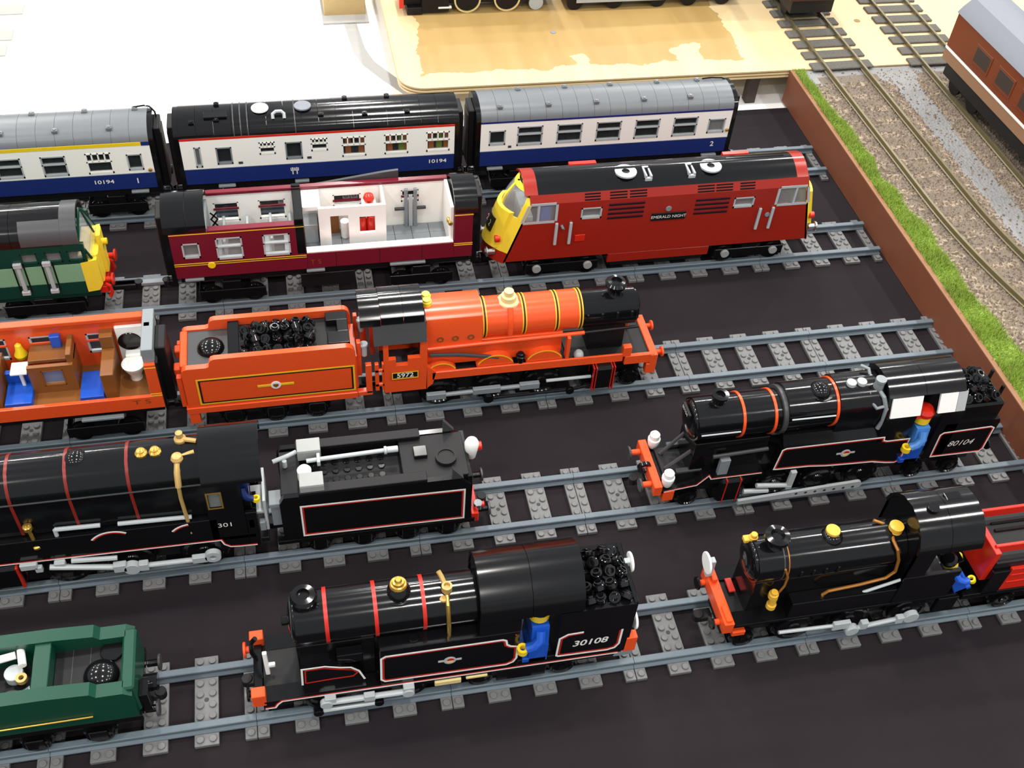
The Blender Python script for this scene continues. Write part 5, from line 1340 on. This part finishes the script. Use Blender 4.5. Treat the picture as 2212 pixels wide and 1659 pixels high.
for s_ in (-1, 1):
    T.p('side_tank', MB().pxz(tk, s_ * 3, s_ * 1.9), 'black')
    T.p('tank_top', MB().pyz([(s_ * 2.95, 8.6), (s_ * 2.2, 9.6), (s_ * 1.6, 9.6), (s_ * 1.6, 8.6)], 18.8, 28.4), 'black')
    T.p('bunker_side', MB().pxz([(35.3, 4.5), (41.0, 4.5), (41.2, 9.0), (41.0, 9.4), (35.3, 9.4)], s_ * 3, s_ * 2.5), 'black')
    for q in ((32.0, 32.5, 4.4, 5.4), (34.4, 36.6, 4.4, 11.4), (28.4, 31.6, 8.0, 11.3)): T.p('cab_side', MB().box(q[0], q[1], s_ * 3, s_ * 2.6, q[2], q[3]), 'black')
    T.p('cab_eave', MB().pyz([(s_ * 3.05, 11.35), (s_ * 2.35, 13.35), (s_ * 2.15, 13.2), (s_ * 2.85, 11.3)], 28.7, 31.8), 'bright_white', label='sloped cab eave with painted lamp reflection')  # lamp reflection on a glossy black slope, painted as white plastic
    T.p('cab_eave', MB().pyz([(s_ * 3.05, 11.35), (s_ * 2.35, 13.35), (s_ * 2.15, 13.2), (s_ * 2.85, 11.3)], 33.6, 35.4), 'bright_white', label='sloped cab eave with painted lamp reflection')  # second slope, its reflection painted white as well
    T.p('cab_eave', MB().pyz([(s_ * 3.05, 11.35), (s_ * 2.35, 13.35), (s_ * 2.15, 13.2), (s_ * 2.85, 11.3)], 35.45, 36.4), 'light_grey')  # dimmer end of that painted reflection, in grey
    T.p('cylinder', MB().box(13.2, 15.8, s_ * 3.4, s_ * 2.0, 1.8, 5.1, .3), 'black')
    for x in (13.9, 15.3): T.p('cylinder_band', MB().box(x - .07, x + .07, s_ * 3.44, s_ * 2, 1.76, 5.14, .3), 'line_red')
    T.p('connecting_rod', MB().pxz(arc(28.0, 2.2, .5, -80, 100, 8) + [(15.6, 1.9), (15.6, 1.35), (28, 1.62)][:2], s_ * 3.6, s_ * 3.3), 'light_grey')
    for k in range(7): T.p('rod_hole', MB().cyl((21.6 + k * 1.0, s_ * 3.58, 2.0), .16, s_ * .04, 'y', 10), 'dark_grey')
    T.p('piston_rod', MB().tube([(16.0, s_ * 3.2, 2.9), (18.6, s_ * 3.2, 2.6)], .25, 8).tube([(17.2, s_ * 3.2, 3.6), (20.9, s_ * 3.2, 3.0)], .24, 8).box(20.4, 21.0, s_ * 3.4, s_ * 3.0, 2.6, 5.2), 'light_grey')
    T.p('deck_slope', MB().pxz([(7.6, 4.2), (11.0, 4.6), (12.0, 5.9), (12.3, 5.3), (17.6, 5.3), (17.6, 4.9), (11.6, 4.4), (7.6, 3.9)], s_ * 3, s_ * 1.7), 'black')
    T.p('deflector', MB().box(9.2, 12.0, s_ * 1.9, s_ * 1.4, 5.2, 5.5), 'dark_grey')
    T.p('front_strut', MB().tube([(8.4, s_ * .9, 5.0), (11.4, s_ * 1.2, 8.6)], .2, 6), 'dark_grey')
    T.p('foot_step', MB().box(7.8, 8.9, s_ * 3.05, s_ * 2.3, 2.7, 4.1), 'orange_red')
    T.p('lamp', MB().lathe((8.2, s_ * 2.4, 4.4), [(.4, 0), (.45, .1), (.62, .9), (.62, 1.2), (.5, 1.3), (.5, 1.8), (.3, 2.05), (.05, 2.1)], 'z', 20), 'bright_white', label='white buffer beam lamp')
outline(T, [(q[0], q[1]) for q in tk], w=.13, inset=.16, wr=.1)
outline(T, [(35.35, 4.6), (40.7, 4.55), (40.95, 5.0), (40.9, 8.1), (40.5, 8.35), (35.5, 8.2), (35.2, 7.9)], w=.13, inset=.15, wr=.09)
outline(T, [(7.8, 4.1), (11.0, 4.55), (12.0, 5.8), (12.3, 5.25), (17.4, 5.3)], w=.1, closed=False, inset=.1, wr=.07)
crest(T, 25.6, 6.85)
T.p('number', text_mb('80104', 37.95, 6.3, 1.1, -3.0, shear=.25), 'line_white')
T.p('front_deck', MB().box(7.4, 12, -1.7, 1.7, 4.1, 4.5), 'black_matt')
T.p('smokebox_saddle', MB().box(10.4, 17.8, -1.8, 1.8, 5.0, 9.2), 'black')
T.p('sand_box', MB().box(13.0, 14.0, -2.7, -2.2, 5.3, 7.4), 'grey', label='grey sand box')
T.p('tool_rod', MB().tube([(12.2, -2.35, 7.8), (17.6, -2.35, 8.1)], .2), 'dark_grey')
T.p('buffer_beam', MB().box(6.8, 7.6, -3.0, 3.0, 3.6, 4.9), 'orange_red')
buffers(T, 6.8, -1, 4.3, 'orange_red', r=.5, ln=1.0, face='dark_grey')
T.p('draw_hook', MB().ring((6.6, -.4, 4.6), .7, .35, .4, 'y', 14), 'black')
crf = [(-3.0, 11.6), (-2.35, 13.4), (-1.6, 14.1), (-.8, 14.4), (0, 14.5), (.8, 14.4), (1.6, 14.1), (2.35, 13.4), (3.0, 11.6)]
for (a, b_) in ((28.3, 32.1), (32.1, 36.2)):
    T.p('roof_panel', MB().shell([(-2.35, 13.42), (-1.6, 14.1), (-.8, 14.4), (0, 14.5), (.8, 14.4), (1.6, 14.1), (2.35, 13.42)], a + .02, b_ - .02, .3), 'black')
T.p('cab_front', MB().pyz([(y * .95, z - .1) for y, z in crf] + [(2.8, 5), (-2.8, 5)], 28.35, 28.7), 'black')
T.p('cab_back', MB().pyz([(y * .95, z - .1) for y, z in crf] + [(2.8, 5), (-2.8, 5)], 35.9, 36.2), 'black')
T.p('cab_floor', MB().box(28.4, 36, -2.6, 2.6, 4.0, 4.6), 'grey')
T.p('bunker', MB().box(36.4, 41.2, -2.5, 2.5, 4.2, 11.2, .2), 'black')
T.p('ladder', MB().box(41.2, 41.5, -1.2, -.9, 4.5, 12).box(41.2, 41.5, .9, 1.2, 4.5, 12).box(41.2, 41.5, -1, 1, 6, 6.3).box(41.2, 41.5, -1, 1, 8, 8.3).box(41.2, 41.5, -1, 1, 10, 10.3), 'black')
coal(36.9, 40.6, -1.9, 2.0, 11.55, 2, 'black toy coal piece behind the cab eaves with painted reflections', 'coal in the bunker of engine 80104', 2, 6)
buffers(T, 41.3, 1, 4.3, 'black', r=.45, ln=.8)
T.p('frame', MB().box(8, 41, -1.7, 1.7, 2.0, 5.0), 'black_matt')
wheels(T, [19.5, 24.0, 28.6], 1.7, name='driving_wheel')
wheels(T, [10.6, 34.5, 38.5], 1.0)
coupling(T, 7.0, -1)
figure('toy fireman in pale blue with red hat in the cab of the engine numbered 80104', 32.9, -2.1, 4.7, 2, 'sky_blue', 'blue', 'red', rot=0, h=1.38)
# ================================================================== green tender on the nearest track
T = Thing('tender', 'dark green tender with black dome at the bottom left', 'tender', -48, TY[1], ZR)
for s_ in (-1, 1):
    T.p('side_sheet', MB().pxz([(-62, 5.0), (-39.3, 5.0), (-39.3, 8.2), (-39.9, 8.7), (-41.8, 8.7), (-42.2, 9.2), (-45.3, 9.4), (-62, 9.4)], s_ * 3, s_ * 1.9), 'green')
    T.p('handrail', MB().tube([(-60, s_ * 3.1, 5.9), (-42.5, s_ * 3.1, 6.1)], .08), 'gold')
T.p('rear_sheet', MB().box(-40.1, -39.1, -2.6, 2.6, 5.0, 8.7, .15), 'green')
T.p('divider', MB().box(-46.4, -45.2, -2.4, 2.4, 5.0, 9.2), 'green')
T.p('deck', MB().box(-45.2, -40.1, -2.2, 2.2, 7.0, 7.7), 'black_matt')
for x in (-43.9, -42.6, -41.3): T.p('deck_seam', MB().box(x - .02, x + .02, -1.9, 1.9, 7.7, 7.72, 0), 'dark_grey')
T.p('filler_dome', MB().dome((-41.7, -.7, 7.7), 1.35, 1.1, n=28), 'black')
T.p('filler_lid', MB().cyl((-41.0, 1.3, 7.7), .9, .25, n=22), 'black')
T.p('bunker_floor', MB().box(-62, -46.4, -2.2, 2.2, 5.8, 6.4), 'black_matt')
T.p('mechanism', MB().tube([(-50, 1.2, 8.6), (-47.9, 1.6, 8.6)], .3, 10).tube([(-47.7, 2.6, 8.6), (-47.3, .6, 8.6)], .3, 10), 'bright_white', label='white T-shaped rod')
T.p('mechanism_disc', MB().cyl((-48.1, .5, 7.2), .7, .8, n=20), 'light_grey')
T.p('mechanism_ring', MB().ring((-47.4, -.2, 7.9), .42, .2, .4, 'z', 16), 'pearl_gold')
T.p('hook', MB().tube([(-47.3, -1.0, 7.6), (-46.9, -.8, 7.7), (-46.8, -1.3, 7.7), (-47.1, -1.6, 7.6), (-47.5, -1.5, 7.6)], .16), 'chrome')
T.p('floor_gear', MB().cyl((-48.4, -1.2, 6.4), .9, .5, n=20), 'dark_grey')
T.p('footplate_edge', MB().box(-62, -39.1, -3.0, 3.0, 4.3, 5.0), 'black')
T.p('rear_ladder', MB().box(-39.1, -38.4, -2.4, -1.0, 4.4, 7.0), 'black')
T.p('rear_pipe', MB().cyl((-39.0, -.6, 5.6), .7, 1.1, 'x', 18), 'black')
T.p('frame', MB().box(-62, -40, -2, 2, 2.2, 4.3), 'black_matt')
wheels(T, [-52, -47.5, -42.8], 1.1)
for xc in (-52, -47.5, -42.8): T.p('axle_box', MB().box(xc - .7, xc + .7, -2.95, -2.78, 1.9, 3.2), 'black')
buffers(T, -39.1, 1, 4.0, 'black', r=.5, ln=.9, face='dark_grey')
coupling(T, -39.4, 1)

# ================================================================== tank engine 30108
T = Thing('steam_locomotive', 'black tank locomotive numbered 30108 with red boiler bands', 'locomotive', -15, TY[1], ZR)
BZ = 11.0
bo = T.p('boiler', MB().cyl((-26.9, 0, BZ), 2.1, 14.1, 'x', 40), 'black')
for x in (-24.5, -20.75, -17.05): T.p('boiler_band', MB().ring((x - .15, 0, BZ), 2.15, 2.05, .3, 'x', 40), 'line_red', parent=bo)
T.p('smokebox_door', MB().dome((-26.9, 0, BZ), 1.9, -.55, 'x', 30).cyl((-27.4, 0, BZ), .4, -.5, 'x', 14), 'black')
T.p('door_trim', MB().ring((-27.15, 0, BZ), 1.75, 1.5, .15, 'x', 30), 'dark_grey')
T.p('saddle', MB().box(-27, -21, -1.7, 1.7, 4.2, 9.6), 'black')
T.p('chimney', MB().lathe((-26.0, 0, 12.6), [(1.0, 0), (.75, .4), (.7, .9), (.95, 1.05), (1.05, 1.35), (.9, 1.65), (.5, 1.7), (.4, 1.4)], 'z', 28), 'black')
dm = T.p('dome', MB().dome((-18.85, 0, 12.7), 1.0, 1.25, n=28), 'black')
T.p('dome_base', MB().ring((-18.85, 0, 12.75), 1.25, .95, .14, 'z', 28), 'black', parent=dm)
T.p('dome_valve', MB().lathe((-18.85, .1, 13.75), [(.7, 0), (.62, .2), (.5, .25), (.45, .45), (.3, .5), (.2, .7)], 'z', 18), 'gold', parent=dm, label='gold valve on the dome')
T.p('whistle', MB().lathe((-15.2, -.6, 12.7), [(.3, 0), (.3, .4), (.42, .5), (.42, 1.1), (.25, 1.15), (.22, .9)], 'z', 16).tube([(-15.2, -.5, 13.3), (-15.5, .3, 13.8), (-15.7, .6, 14.1)], .2).lathe((-15.5, -1.0, 12.2), [(.25, 0), (.35, .1), (.35, .6), (.2, .7)], 'z', 14), 'pearl_gold')
T.p('feed_pipe', MB().tube([(-15.2, -.7, 13.0), (-15.25, -1.6, 12.6), (-15.25, -2.15, 11.5), (-15.2, -2.25, 10.0), (-15.2, -2.2, 9.6)], .17, 10), 'gold')
for s_ in (-1, 1):
    T.p('side_tank', MB().box(-20.75, -9.6, s_ * 3, s_ * 1.6, 4.0, 9.6, .06), 'black')
    T.p('tank_filler', MB().cyl((-18, s_ * 2.3, 9.6), .4, .12, n=14), 'black')
    T.p('running_plate', MB().box(-30, -.6, s_ * 3, s_ * 1.6, 3.9, 4.15, .02), 'black')
    T.p('splasher', MB().pxz([(-26.8, 4.1), (-26.8, 8.3), (-25.0, 8.25), (-23.6, 7.7), (-22.6, 6.8), (-22.0, 5.4), (-21.9, 4.1)], s_ * 2.9, s_ * 1.6), 'black')
    T.p('bunker_side', MB().pxz([(-6.4, 4.1), (-.4, 4.1), (-.3, 11.3), (-6.4, 11.3)], s_ * 3, s_ * 2.5), 'black')
    T.p('cab_side', MB().box(-9.6, -6.4, s_ * 3, s_ * 2.5, 4.1, 4.9), 'black')
    T.p('cab_side', MB().box(-12.9, -9.6, s_ * 3, s_ * 2.6, 9.6, 11.6), 'black')
    T.p('side_rod', MB().tube([(-25.2, s_ * 3.3, 3.2), (-18.6, s_ * 3.3, 3.1)], .26, 10).box(-22.2, -21.3, s_ * 3.55, s_ * 3.05, 2.8, 3.6).cyl((-25.2, s_ * 3.1, 3.2), .5, s_ * .5, 'y', 16).cyl((-18.6, s_ * 3.1, 3.1), .5, s_ * .5, 'y', 16).box(-25.3, -24.4, s_ * 3.5, s_ * 2.9, 3.3, 4.0).box(-19.0, -18.1, s_ * 3.5, s_ * 2.9, 3.2, 3.9), 'light_grey')
    T.p('piston_rod', MB().tube([(-25.8, s_ * 3.3, 2.0), (-21.1, s_ * 3.3, 2.0)], .2, 8), 'light_grey')
    T.p('crank_pin', MB().cyl((-25.9, s_ * 3.0, 2.0), .42, s_ * .6, 'y', 14), 'black')
    T.p('crank_pin', MB().cyl((-21.0, s_ * 3.0, 2.0), .4, s_ * .5, 'y', 14), 'black')
    T.p('front_step', MB().box(-30.9, -29.8, s_ * 3.0, s_ * 2.1, 3.6, 5.2), 'orange_red')
    T.p('rear_step', MB().box(-.5, .6, s_ * 3.0, s_ * 2.2, 3.8, 5.9), 'orange_red')
    T.p('rear_block', MB().box(-1.2, .4, s_ * 3.0, s_ * 2.4, 3.2, 3.9), 'grey')
    T.p('brake_block', MB().box(-16.4, -14.2, s_ * 3.15, s_ * 2.8, 2.9, 3.5).box(-13.8, -12.0, s_ * 3.1, s_ * 2.9, 3.2, 3.5), 'tan_plastic')
outline(T, [(-20.4, 4.75), (-10.5, 4.6), (-9.95, 4.9), (-9.7, 5.5), (-9.75, 7.3), (-10.3, 7.5), (-10.6, 7.8), (-10.7, 8.45), (-11.0, 8.65), (-20.3, 8.65), (-20.65, 8.35), (-20.7, 5.1)], w=.17, inset=.18, wr=.12)
outline(T, [(-6.25, 7.5), (-5.6, 8.0), (-4.3, 8.05)][::-1] + [(-6.3, 4.85), (-6.1, 4.7), (-1.9, 4.6), (-1.3, 4.8), (-1.0, 5.4), (-1.0, 7.7)], w=.17, inset=-.0, closed=False, red=False)
T.p('lining', MB().line([(-4.3, 7.88), (-5.5, 7.82), (-6.05, 7.4), (-6.1, 5.05), (-5.9, 4.9), (-1.95, 4.8), (-1.45, 4.95), (-1.18, 5.45), (-1.18, 7.6)], .12, -3.0, t=.025), 'line_red', label='red lining')
T.p('lining', MB().line([(-26.85, 5.9), (-26.75, 8.3), (-25.0, 8.3), (-23.8, 7.8), (-23.0, 7.6), (-22.4, 6.9), (-22.0, 5.5)], .16, -2.9), 'line_white')
T.p('lining', MB().line([(-26.6, 6.1), (-26.5, 8.05), (-25.1, 8.05), (-23.8, 7.5), (-22.9, 7.2), (-22.5, 6.7), (-22.9, 6.2), (-24.5, 6.2), (-26.6, 6.1)], .12, -2.9, t=.02), 'line_red')
outline(T, [(-30.0, 3.1), (-29.2, 3.1), (-28.95, 3.6), (-28.6, 3.95), (-.9, 3.85)], w=.15, closed=False, wr=.09, inset=.13)
T.p('valance', MB().pxz([(-30.1, 3.0), (-29.2, 3.0), (-28.9, 3.6), (-.6, 3.5), (-.6, 3.95), (-30.1, 4.1)], -2.99, -2.7), 'black')
crest(T, -15.2, 6.65)
T.p('number', text_mb('30108', -3.6, 6.35, 1.2, -3.0, shear=.15, bold=.02), 'line_white')
crf = [(-3.1, 11.6), (-2.9, 12.7), (-2.4, 13.7), (-1.6, 14.4), (-.8, 14.8), (0, 14.95), (.8, 14.8), (1.6, 14.4), (2.4, 13.7), (2.9, 12.7), (3.1, 11.6)]
for (a, b_) in ((-12.9, -8.8), (-8.8, -4.6)):
    for (i, j) in ((0, 3), (2, 5), (4, 7), (6, 9), (8, 11)):
        seg = crf[i:j]
        if len(seg) > 1: T.p('roof_tile', MB().shell(seg, a + .02, b_ - .02, .3), 'black')
T.p('cab_front', MB().pyz([(y * .96, z - .15) for y, z in crf] + [(2.8, 5), (-2.8, 5)], -12.8, -12.5), 'black')
T.p('cab_back', MB().pyz([(y * .96, z - .15) for y, z in crf] + [(2.8, 5), (-2.8, 5)], -5.0, -4.7), 'black')
T.p('cab_floor', MB().box(-12.5, -5, -2.6, 2.6, 4.0, 4.6), 'black_matt')
T.p('cab_lever', MB().tube([(-10.3, -2.6, 8.6), (-9.9, -2.9, 9.2)], .16), 'trim_red')
T.p('bunker', MB().box(-4.7, -.2, -2.5, 2.5, 4.2, 11.2), 'black')
T.p('bunker_back', MB().box(-.5, -.1, -2.9, 2.9, 4.2, 11.4), 'black')
coal(-4.2, -.7, -2.2, 2.3, 11.6, 1, 'black toy coal piece in the bunker beside the white disc', 'coal in the bunker of engine 30108', 2, 8)
for (y, z) in ((1.0, 11.2), (-2.2, 7.6)):
    d_ = T.p('marker_disc', MB().cyl((.15, y, z), .85, .2, 'x', 26), 'bright_white', label='white marker disc')
    T.p('disc_clip', MB().box(-.3, .2, y - .25, y + .25, z - .3, z + .3), 'light_grey', parent=d_)
T.p('front_deck', MB().box(-30, -27, -2.6, 2.6, 3.7, 4.1), 'black_matt')
T.p('deck_box', MB().box(-24, -22, -2.6, -1.8, 7.8, 9.0), 'black')
T.p('gold_valve', MB().lathe((-26.0, -1.7, 4.2), [(.5, 0), (.6, .2), (.6, .8), (.45, 1.0), (.4, 1.3), (.2, 1.35)], 'z', 18), 'gold')
T.p('lamp_bracket', MB().box(-29.75, -29.4, -.6, -.3, 4.1, 7.4).box(-29.5, -28.9, -.6, -.3, 5.2, 5.6), 'bright_white', label='white lamp bracket')
T.p('buffer_beam', MB().box(-30.7, -30.0, -2.9, 2.9, 3.4, 4.4), 'black')
buffers(T, -30.6, -1, 4.0, 'orange_red', ys=(2,), r=.5, ln=.7)
buffers(T, -30.6, -1, 4.0, 'black', ys=(-2,), r=.45, ln=.5)
T.p('vacuum_pipe', MB().tube([(-30.4, .8, 4.2), (-30.7, .8, 5.6), (-30.6, .8, 7.0), (-30.2, .8, 7.6)], .2), 'black')
T.p('frame', MB().box(-29, -1, -1.7, 1.7, 2.0, 4.0), 'black_matt')
wheels(T, [-25.2, -18.6], 1.7, name='driving_wheel')
wheels(T, [-12.5, -5.5], 1.05)
coupling(T, -30.2, -1); coupling(T, .2, 1)
T.p('pony_frame', MB().box(-11.2, -7.0, -3.0, -2.7, 2.0, 3.6), 'black')
figure('toy driver in bright blue in the cab doorway of the engine numbered 30108', -7.9, -1.75, 4.6, 1, 'blue', 'blue', 'black', rot=0, h=1.42)

# ================================================================== black engine with copper pipes
T = Thing('steam_locomotive', 'black steam locomotive with copper pipes and white disc on red beam', 'locomotive', 19, TY[1], ZR)
BZ = 10.75
bo = T.p('boiler', MB().cyl((10.4, 0, BZ), 2.0, 13.2, 'x', 40), 'black')
for x in (12.6, 13.0): T.p('boiler_band', MB().ring((x - .06, 0, BZ), 2.04, 1.95, .1, 'x', 40), 'copper' if x == 13.0 else 'dark_grey', parent=bo)
T.p('boiler_rib', MB().box(13.2, 21.5, -2.12, -1.9, 10.2, 10.35, .02), 'black')
for x in (14.2, 15.3, 16.4, 17.5): T.p('boiler_stud', MB().box(x - .1, x + .1, -2.08, -1.8, 10.4, 11.0, .02), 'black_matt', parent=bo)
T.p('smokebox_door', MB().dome((10.4, 0, BZ), 1.8, -.55, 'x', 30), 'black')
T.p('saddle', MB().box(10.6, 23.5, -1.7, 1.7, 4.5, 9.6), 'black')
T.p('chimney', MB().lathe((12.1, 0, 12.3), [(1.0, 0), (.75, .4), (.65, .8), (.9, .95), (1.1, 1.2), (1.05, 1.5), (.6, 1.6), (.4, 1.3)], 'z', 28), 'black')
dm = T.p('dome', MB().dome((17.2, 0, 12.5), .95, .75, n=26), 'black')
T.p('dome_cap', MB().cyl((17.15, .1, 13.1), .6, .3, n=22), 'mustard', parent=dm, label='yellow dome cap')
T.p('whistle', MB().lathe((22.8, -.2, 12.2), [(.4, 0), (.6, .1), (.6, .45), (.48, .5), (.6, .6), (.6, 1.0), (.3, 1.1)], 'z', 22), 'mustard', label='yellow whistle')
T.p('copper_pipe', MB().tube([(22.6, -.3, 12.3), (22.2, -1.2, 12.6), (22.4, -1.9, 12.2), (22.8, -2.15, 11.0), (23.0, -2.25, 9.4), (22.3, -2.35, 8.7), (20.0, -2.4, 8.3), (17.2, -2.45, 8.05), (16.8, -2.45, 7.6), (17.1, -2.45, 6.2), (16.9, -2.5, 5.2)], .14, 10), 'copper')
T.p('copper_pipe', MB().tube([(22.0, .5, 12.7), (21.2, .8, 12.9)], .14, 8), 'copper')
T.p('copper_pipe', MB().tube([(12.6, -1.95, 11.6), (13.0, -2.1, 10.6), (13.0, -2.15, 9.4), (12.6, -2.2, 8.2)], .1, 8), 'copper')
T.p('reverser_rod', MB().tube([(20.3, -2.6, 7.2), (24.5, -2.6, 8.8)], .14), 'light_grey')
T.p('lubricator', MB().cyl((12.2, -2.3, 8.1), .42, .55, n=16).cyl((12.2, -2.3, 8.65), .3, .3, n=16).cyl((12.35, -2.35, 6.6), .42, .55, n=16).cyl((12.35, -2.35, 7.15), .3, 1.0, n=16), 'mustard', label='yellow lubricator')
T.p('lubricator', MB().cyl((10.6, .9, 12.2), .38, .5, n=16).cyl((10.6, .9, 12.7), .28, .35, n=16).box(9.8, 10.6, .7, 1.3, 12.1, 12.5), 'mustard', label='yellow lubricator')
for s_ in (-1, 1):
    T.p('running_plate', MB().box(9.3, 30, s_ * 3, s_ * 1.6, 5.0, 5.35, .03), 'black')
    T.p('running_box', MB().box(14, 27, s_ * 2.9, s_ * 1.7, 5.35, 7.4, .05), 'black')
    T.p('cab_side', MB().box(23.6, 29.0, s_ * 3, s_ * 2.6, 5.3, 9.2).box(23.6, 25.4, s_ * 3, s_ * 2.6, 9.2, 12.6), 'black')
    T.p('connecting_rod', MB().tube([(13.5, s_ * 3.3, 3.7), (18.8, s_ * 3.3, 3.45)], .17, 8).box(18.6, 20.2, s_ * 3.5, s_ * 3.1, 2.9, 3.9).tube([(20.5, s_ * 3.4, 2.6), (25.0, s_ * 3.3, 3.0)], .22, 10).cyl((20.6, s_ * 3.1, 2.5), .62, s_ * .6, 'y', 18).box(21.3, 22.0, s_ * 3.6, s_ * 3.1, 2.5, 3.5).box(24.7, 25.4, s_ * 3.6, s_ * 3.1, 2.6, 3.5).cyl((26.1, s_ * 3.1, 3.2), .72, s_ * .5, 'y', 18), 'light_grey')
    T.p('footstep', MB().box(9.3, 10.5, s_ * 3.0, s_ * 2.5, 3.6, 4.2), 'orange_red')
    T.p('brake_hanger', MB().box(28.5, 30.5, s_ * 3.0, s_ * 2.6, 2.6, 4.8), 'black')
crf = [(-3.1, 12.6), (-2.9, 13.5), (-2.3, 14.4), (-1.4, 15.1), (0, 15.4), (1.4, 15.1), (2.3, 14.4), (2.9, 13.5), (3.1, 12.6)]
for (a, b_) in ((23.5, 26.4), (26.4, 29.4)): T.p('roof_panel', MB().shell(crf, a + .02, b_ - .02, .3), 'black')
T.p('cab_front', MB().pyz([(y * .96, z - .15) for y, z in crf] + [(2.8, 5), (-2.8, 5)], 23.6, 23.9), 'black')
T.p('roof_vent', MB().cyl((25.2, -.4, 15.3), .5, .25, n=18).box(26.8, 28.2, .2, 1.0, 15.15, 15.4), 'black')
T.p('cab_floor', MB().box(23.8, 30, -2.6, 2.6, 4.8, 5.3), 'black_matt')
T.p('buffer_beam', MB().box(8.3, 9.2, -3.0, 3.0, 4.3, 5.7), 'orange_red')
T.p('beam_rail', MB().box(8.5, 9.0, 1.2, 2.9, 5.7, 6.2).box(8.5, 9.0, -2.8, -1.2, 5.7, 6.0), 'orange_red')
buffers(T, 8.3, -1, 4.7, 'orange_red', r=.45, ln=.6, face='black')
d_ = T.p('marker_disc', MB().cyl((8.0, 2.0, 7.8), 1.0, -.2, 'x', 28), 'bright_white', label='white marker disc')
T.p('disc_clip', MB().box(8.0, 8.6, 1.7, 2.3, 6.0, 8.2), 'light_grey', parent=d_)
T.p('tool', MB().box(9.8, 10.4, .2, 1.6, 5.4, 5.6), 'line_red')
T.p('front_deck', MB().box(9.2, 13.5, -2.7, 2.7, 4.6, 5.1), 'black_matt')
T.p('frame', MB().box(9, 30, -1.7, 1.7, 2.0, 5.0), 'black_matt')
wheels(T, [15.4, 20.6, 26.1], 1.8, name='driving_wheel')
wheels(T, [10.8], 1.0)
coupling(T, 8.6, -1)
figure('toy driver in blue bending in the cab of the engine with copper pipes', 30.4, -1.9, 5.4, 1, 'blue', 'blue', 'black', rot=math.pi, h=1.05, lean=.5)

# ================================================================== red tender at the right edge
T = Thing('tender', 'red edged black tender at the right edge', 'tender', 40, TY[1], ZR)
for s_ in (-1, 1):
    T.p('side_sheet', MB().pyz([(s_ * 3.0, 5.0), (s_ * 3.0, 8.2), (s_ * 2.7, 8.2), (s_ * 2.7, 5.0)], 34.2, 47), 'red')
    for z in (6.2, 7.3): T.p('side_rib', MB().box(34.4, 47, s_ * 3.06, s_ * 2.95, z - .06, z + .06, .02), 'red')
    T.p('coal_rail', MB().box(32.2, 47, s_ * 2.0, s_ * 1.7, 9.6, 10.6, .05), 'red')
T.p('front_sheet', MB().box(31.9, 32.5, -2.6, 2.0, 6.4, 10.4, .05), 'red')
T.p('front_post', MB().box(32.5, 34.2, -3.0, -2.3, 4.6, 8.0), 'black')
T.p('deck', MB().box(32.5, 47, -2.7, 2.7, 8.2, 9.0), 'black_matt')
T.p('deck_rib', MB().box(34, 47, .4, .7, 9.0, 9.2).box(34, 47, 1.2, 1.4, 9.0, 9.2), 'black')
T.p('body', MB().box(33, 47, -2.6, 2.6, 4.0, 8.2), 'black')
T.p('footplate', MB().box(30.8, 47, -3.0, 3.0, 4.2, 4.8), 'black')
T.p('frame', MB().box(32, 47, -2, 2, 2.2, 4.2), 'black_matt')
wheels(T, [36, 41, 45], 1.1)
coupling(T, 31.6, -1)
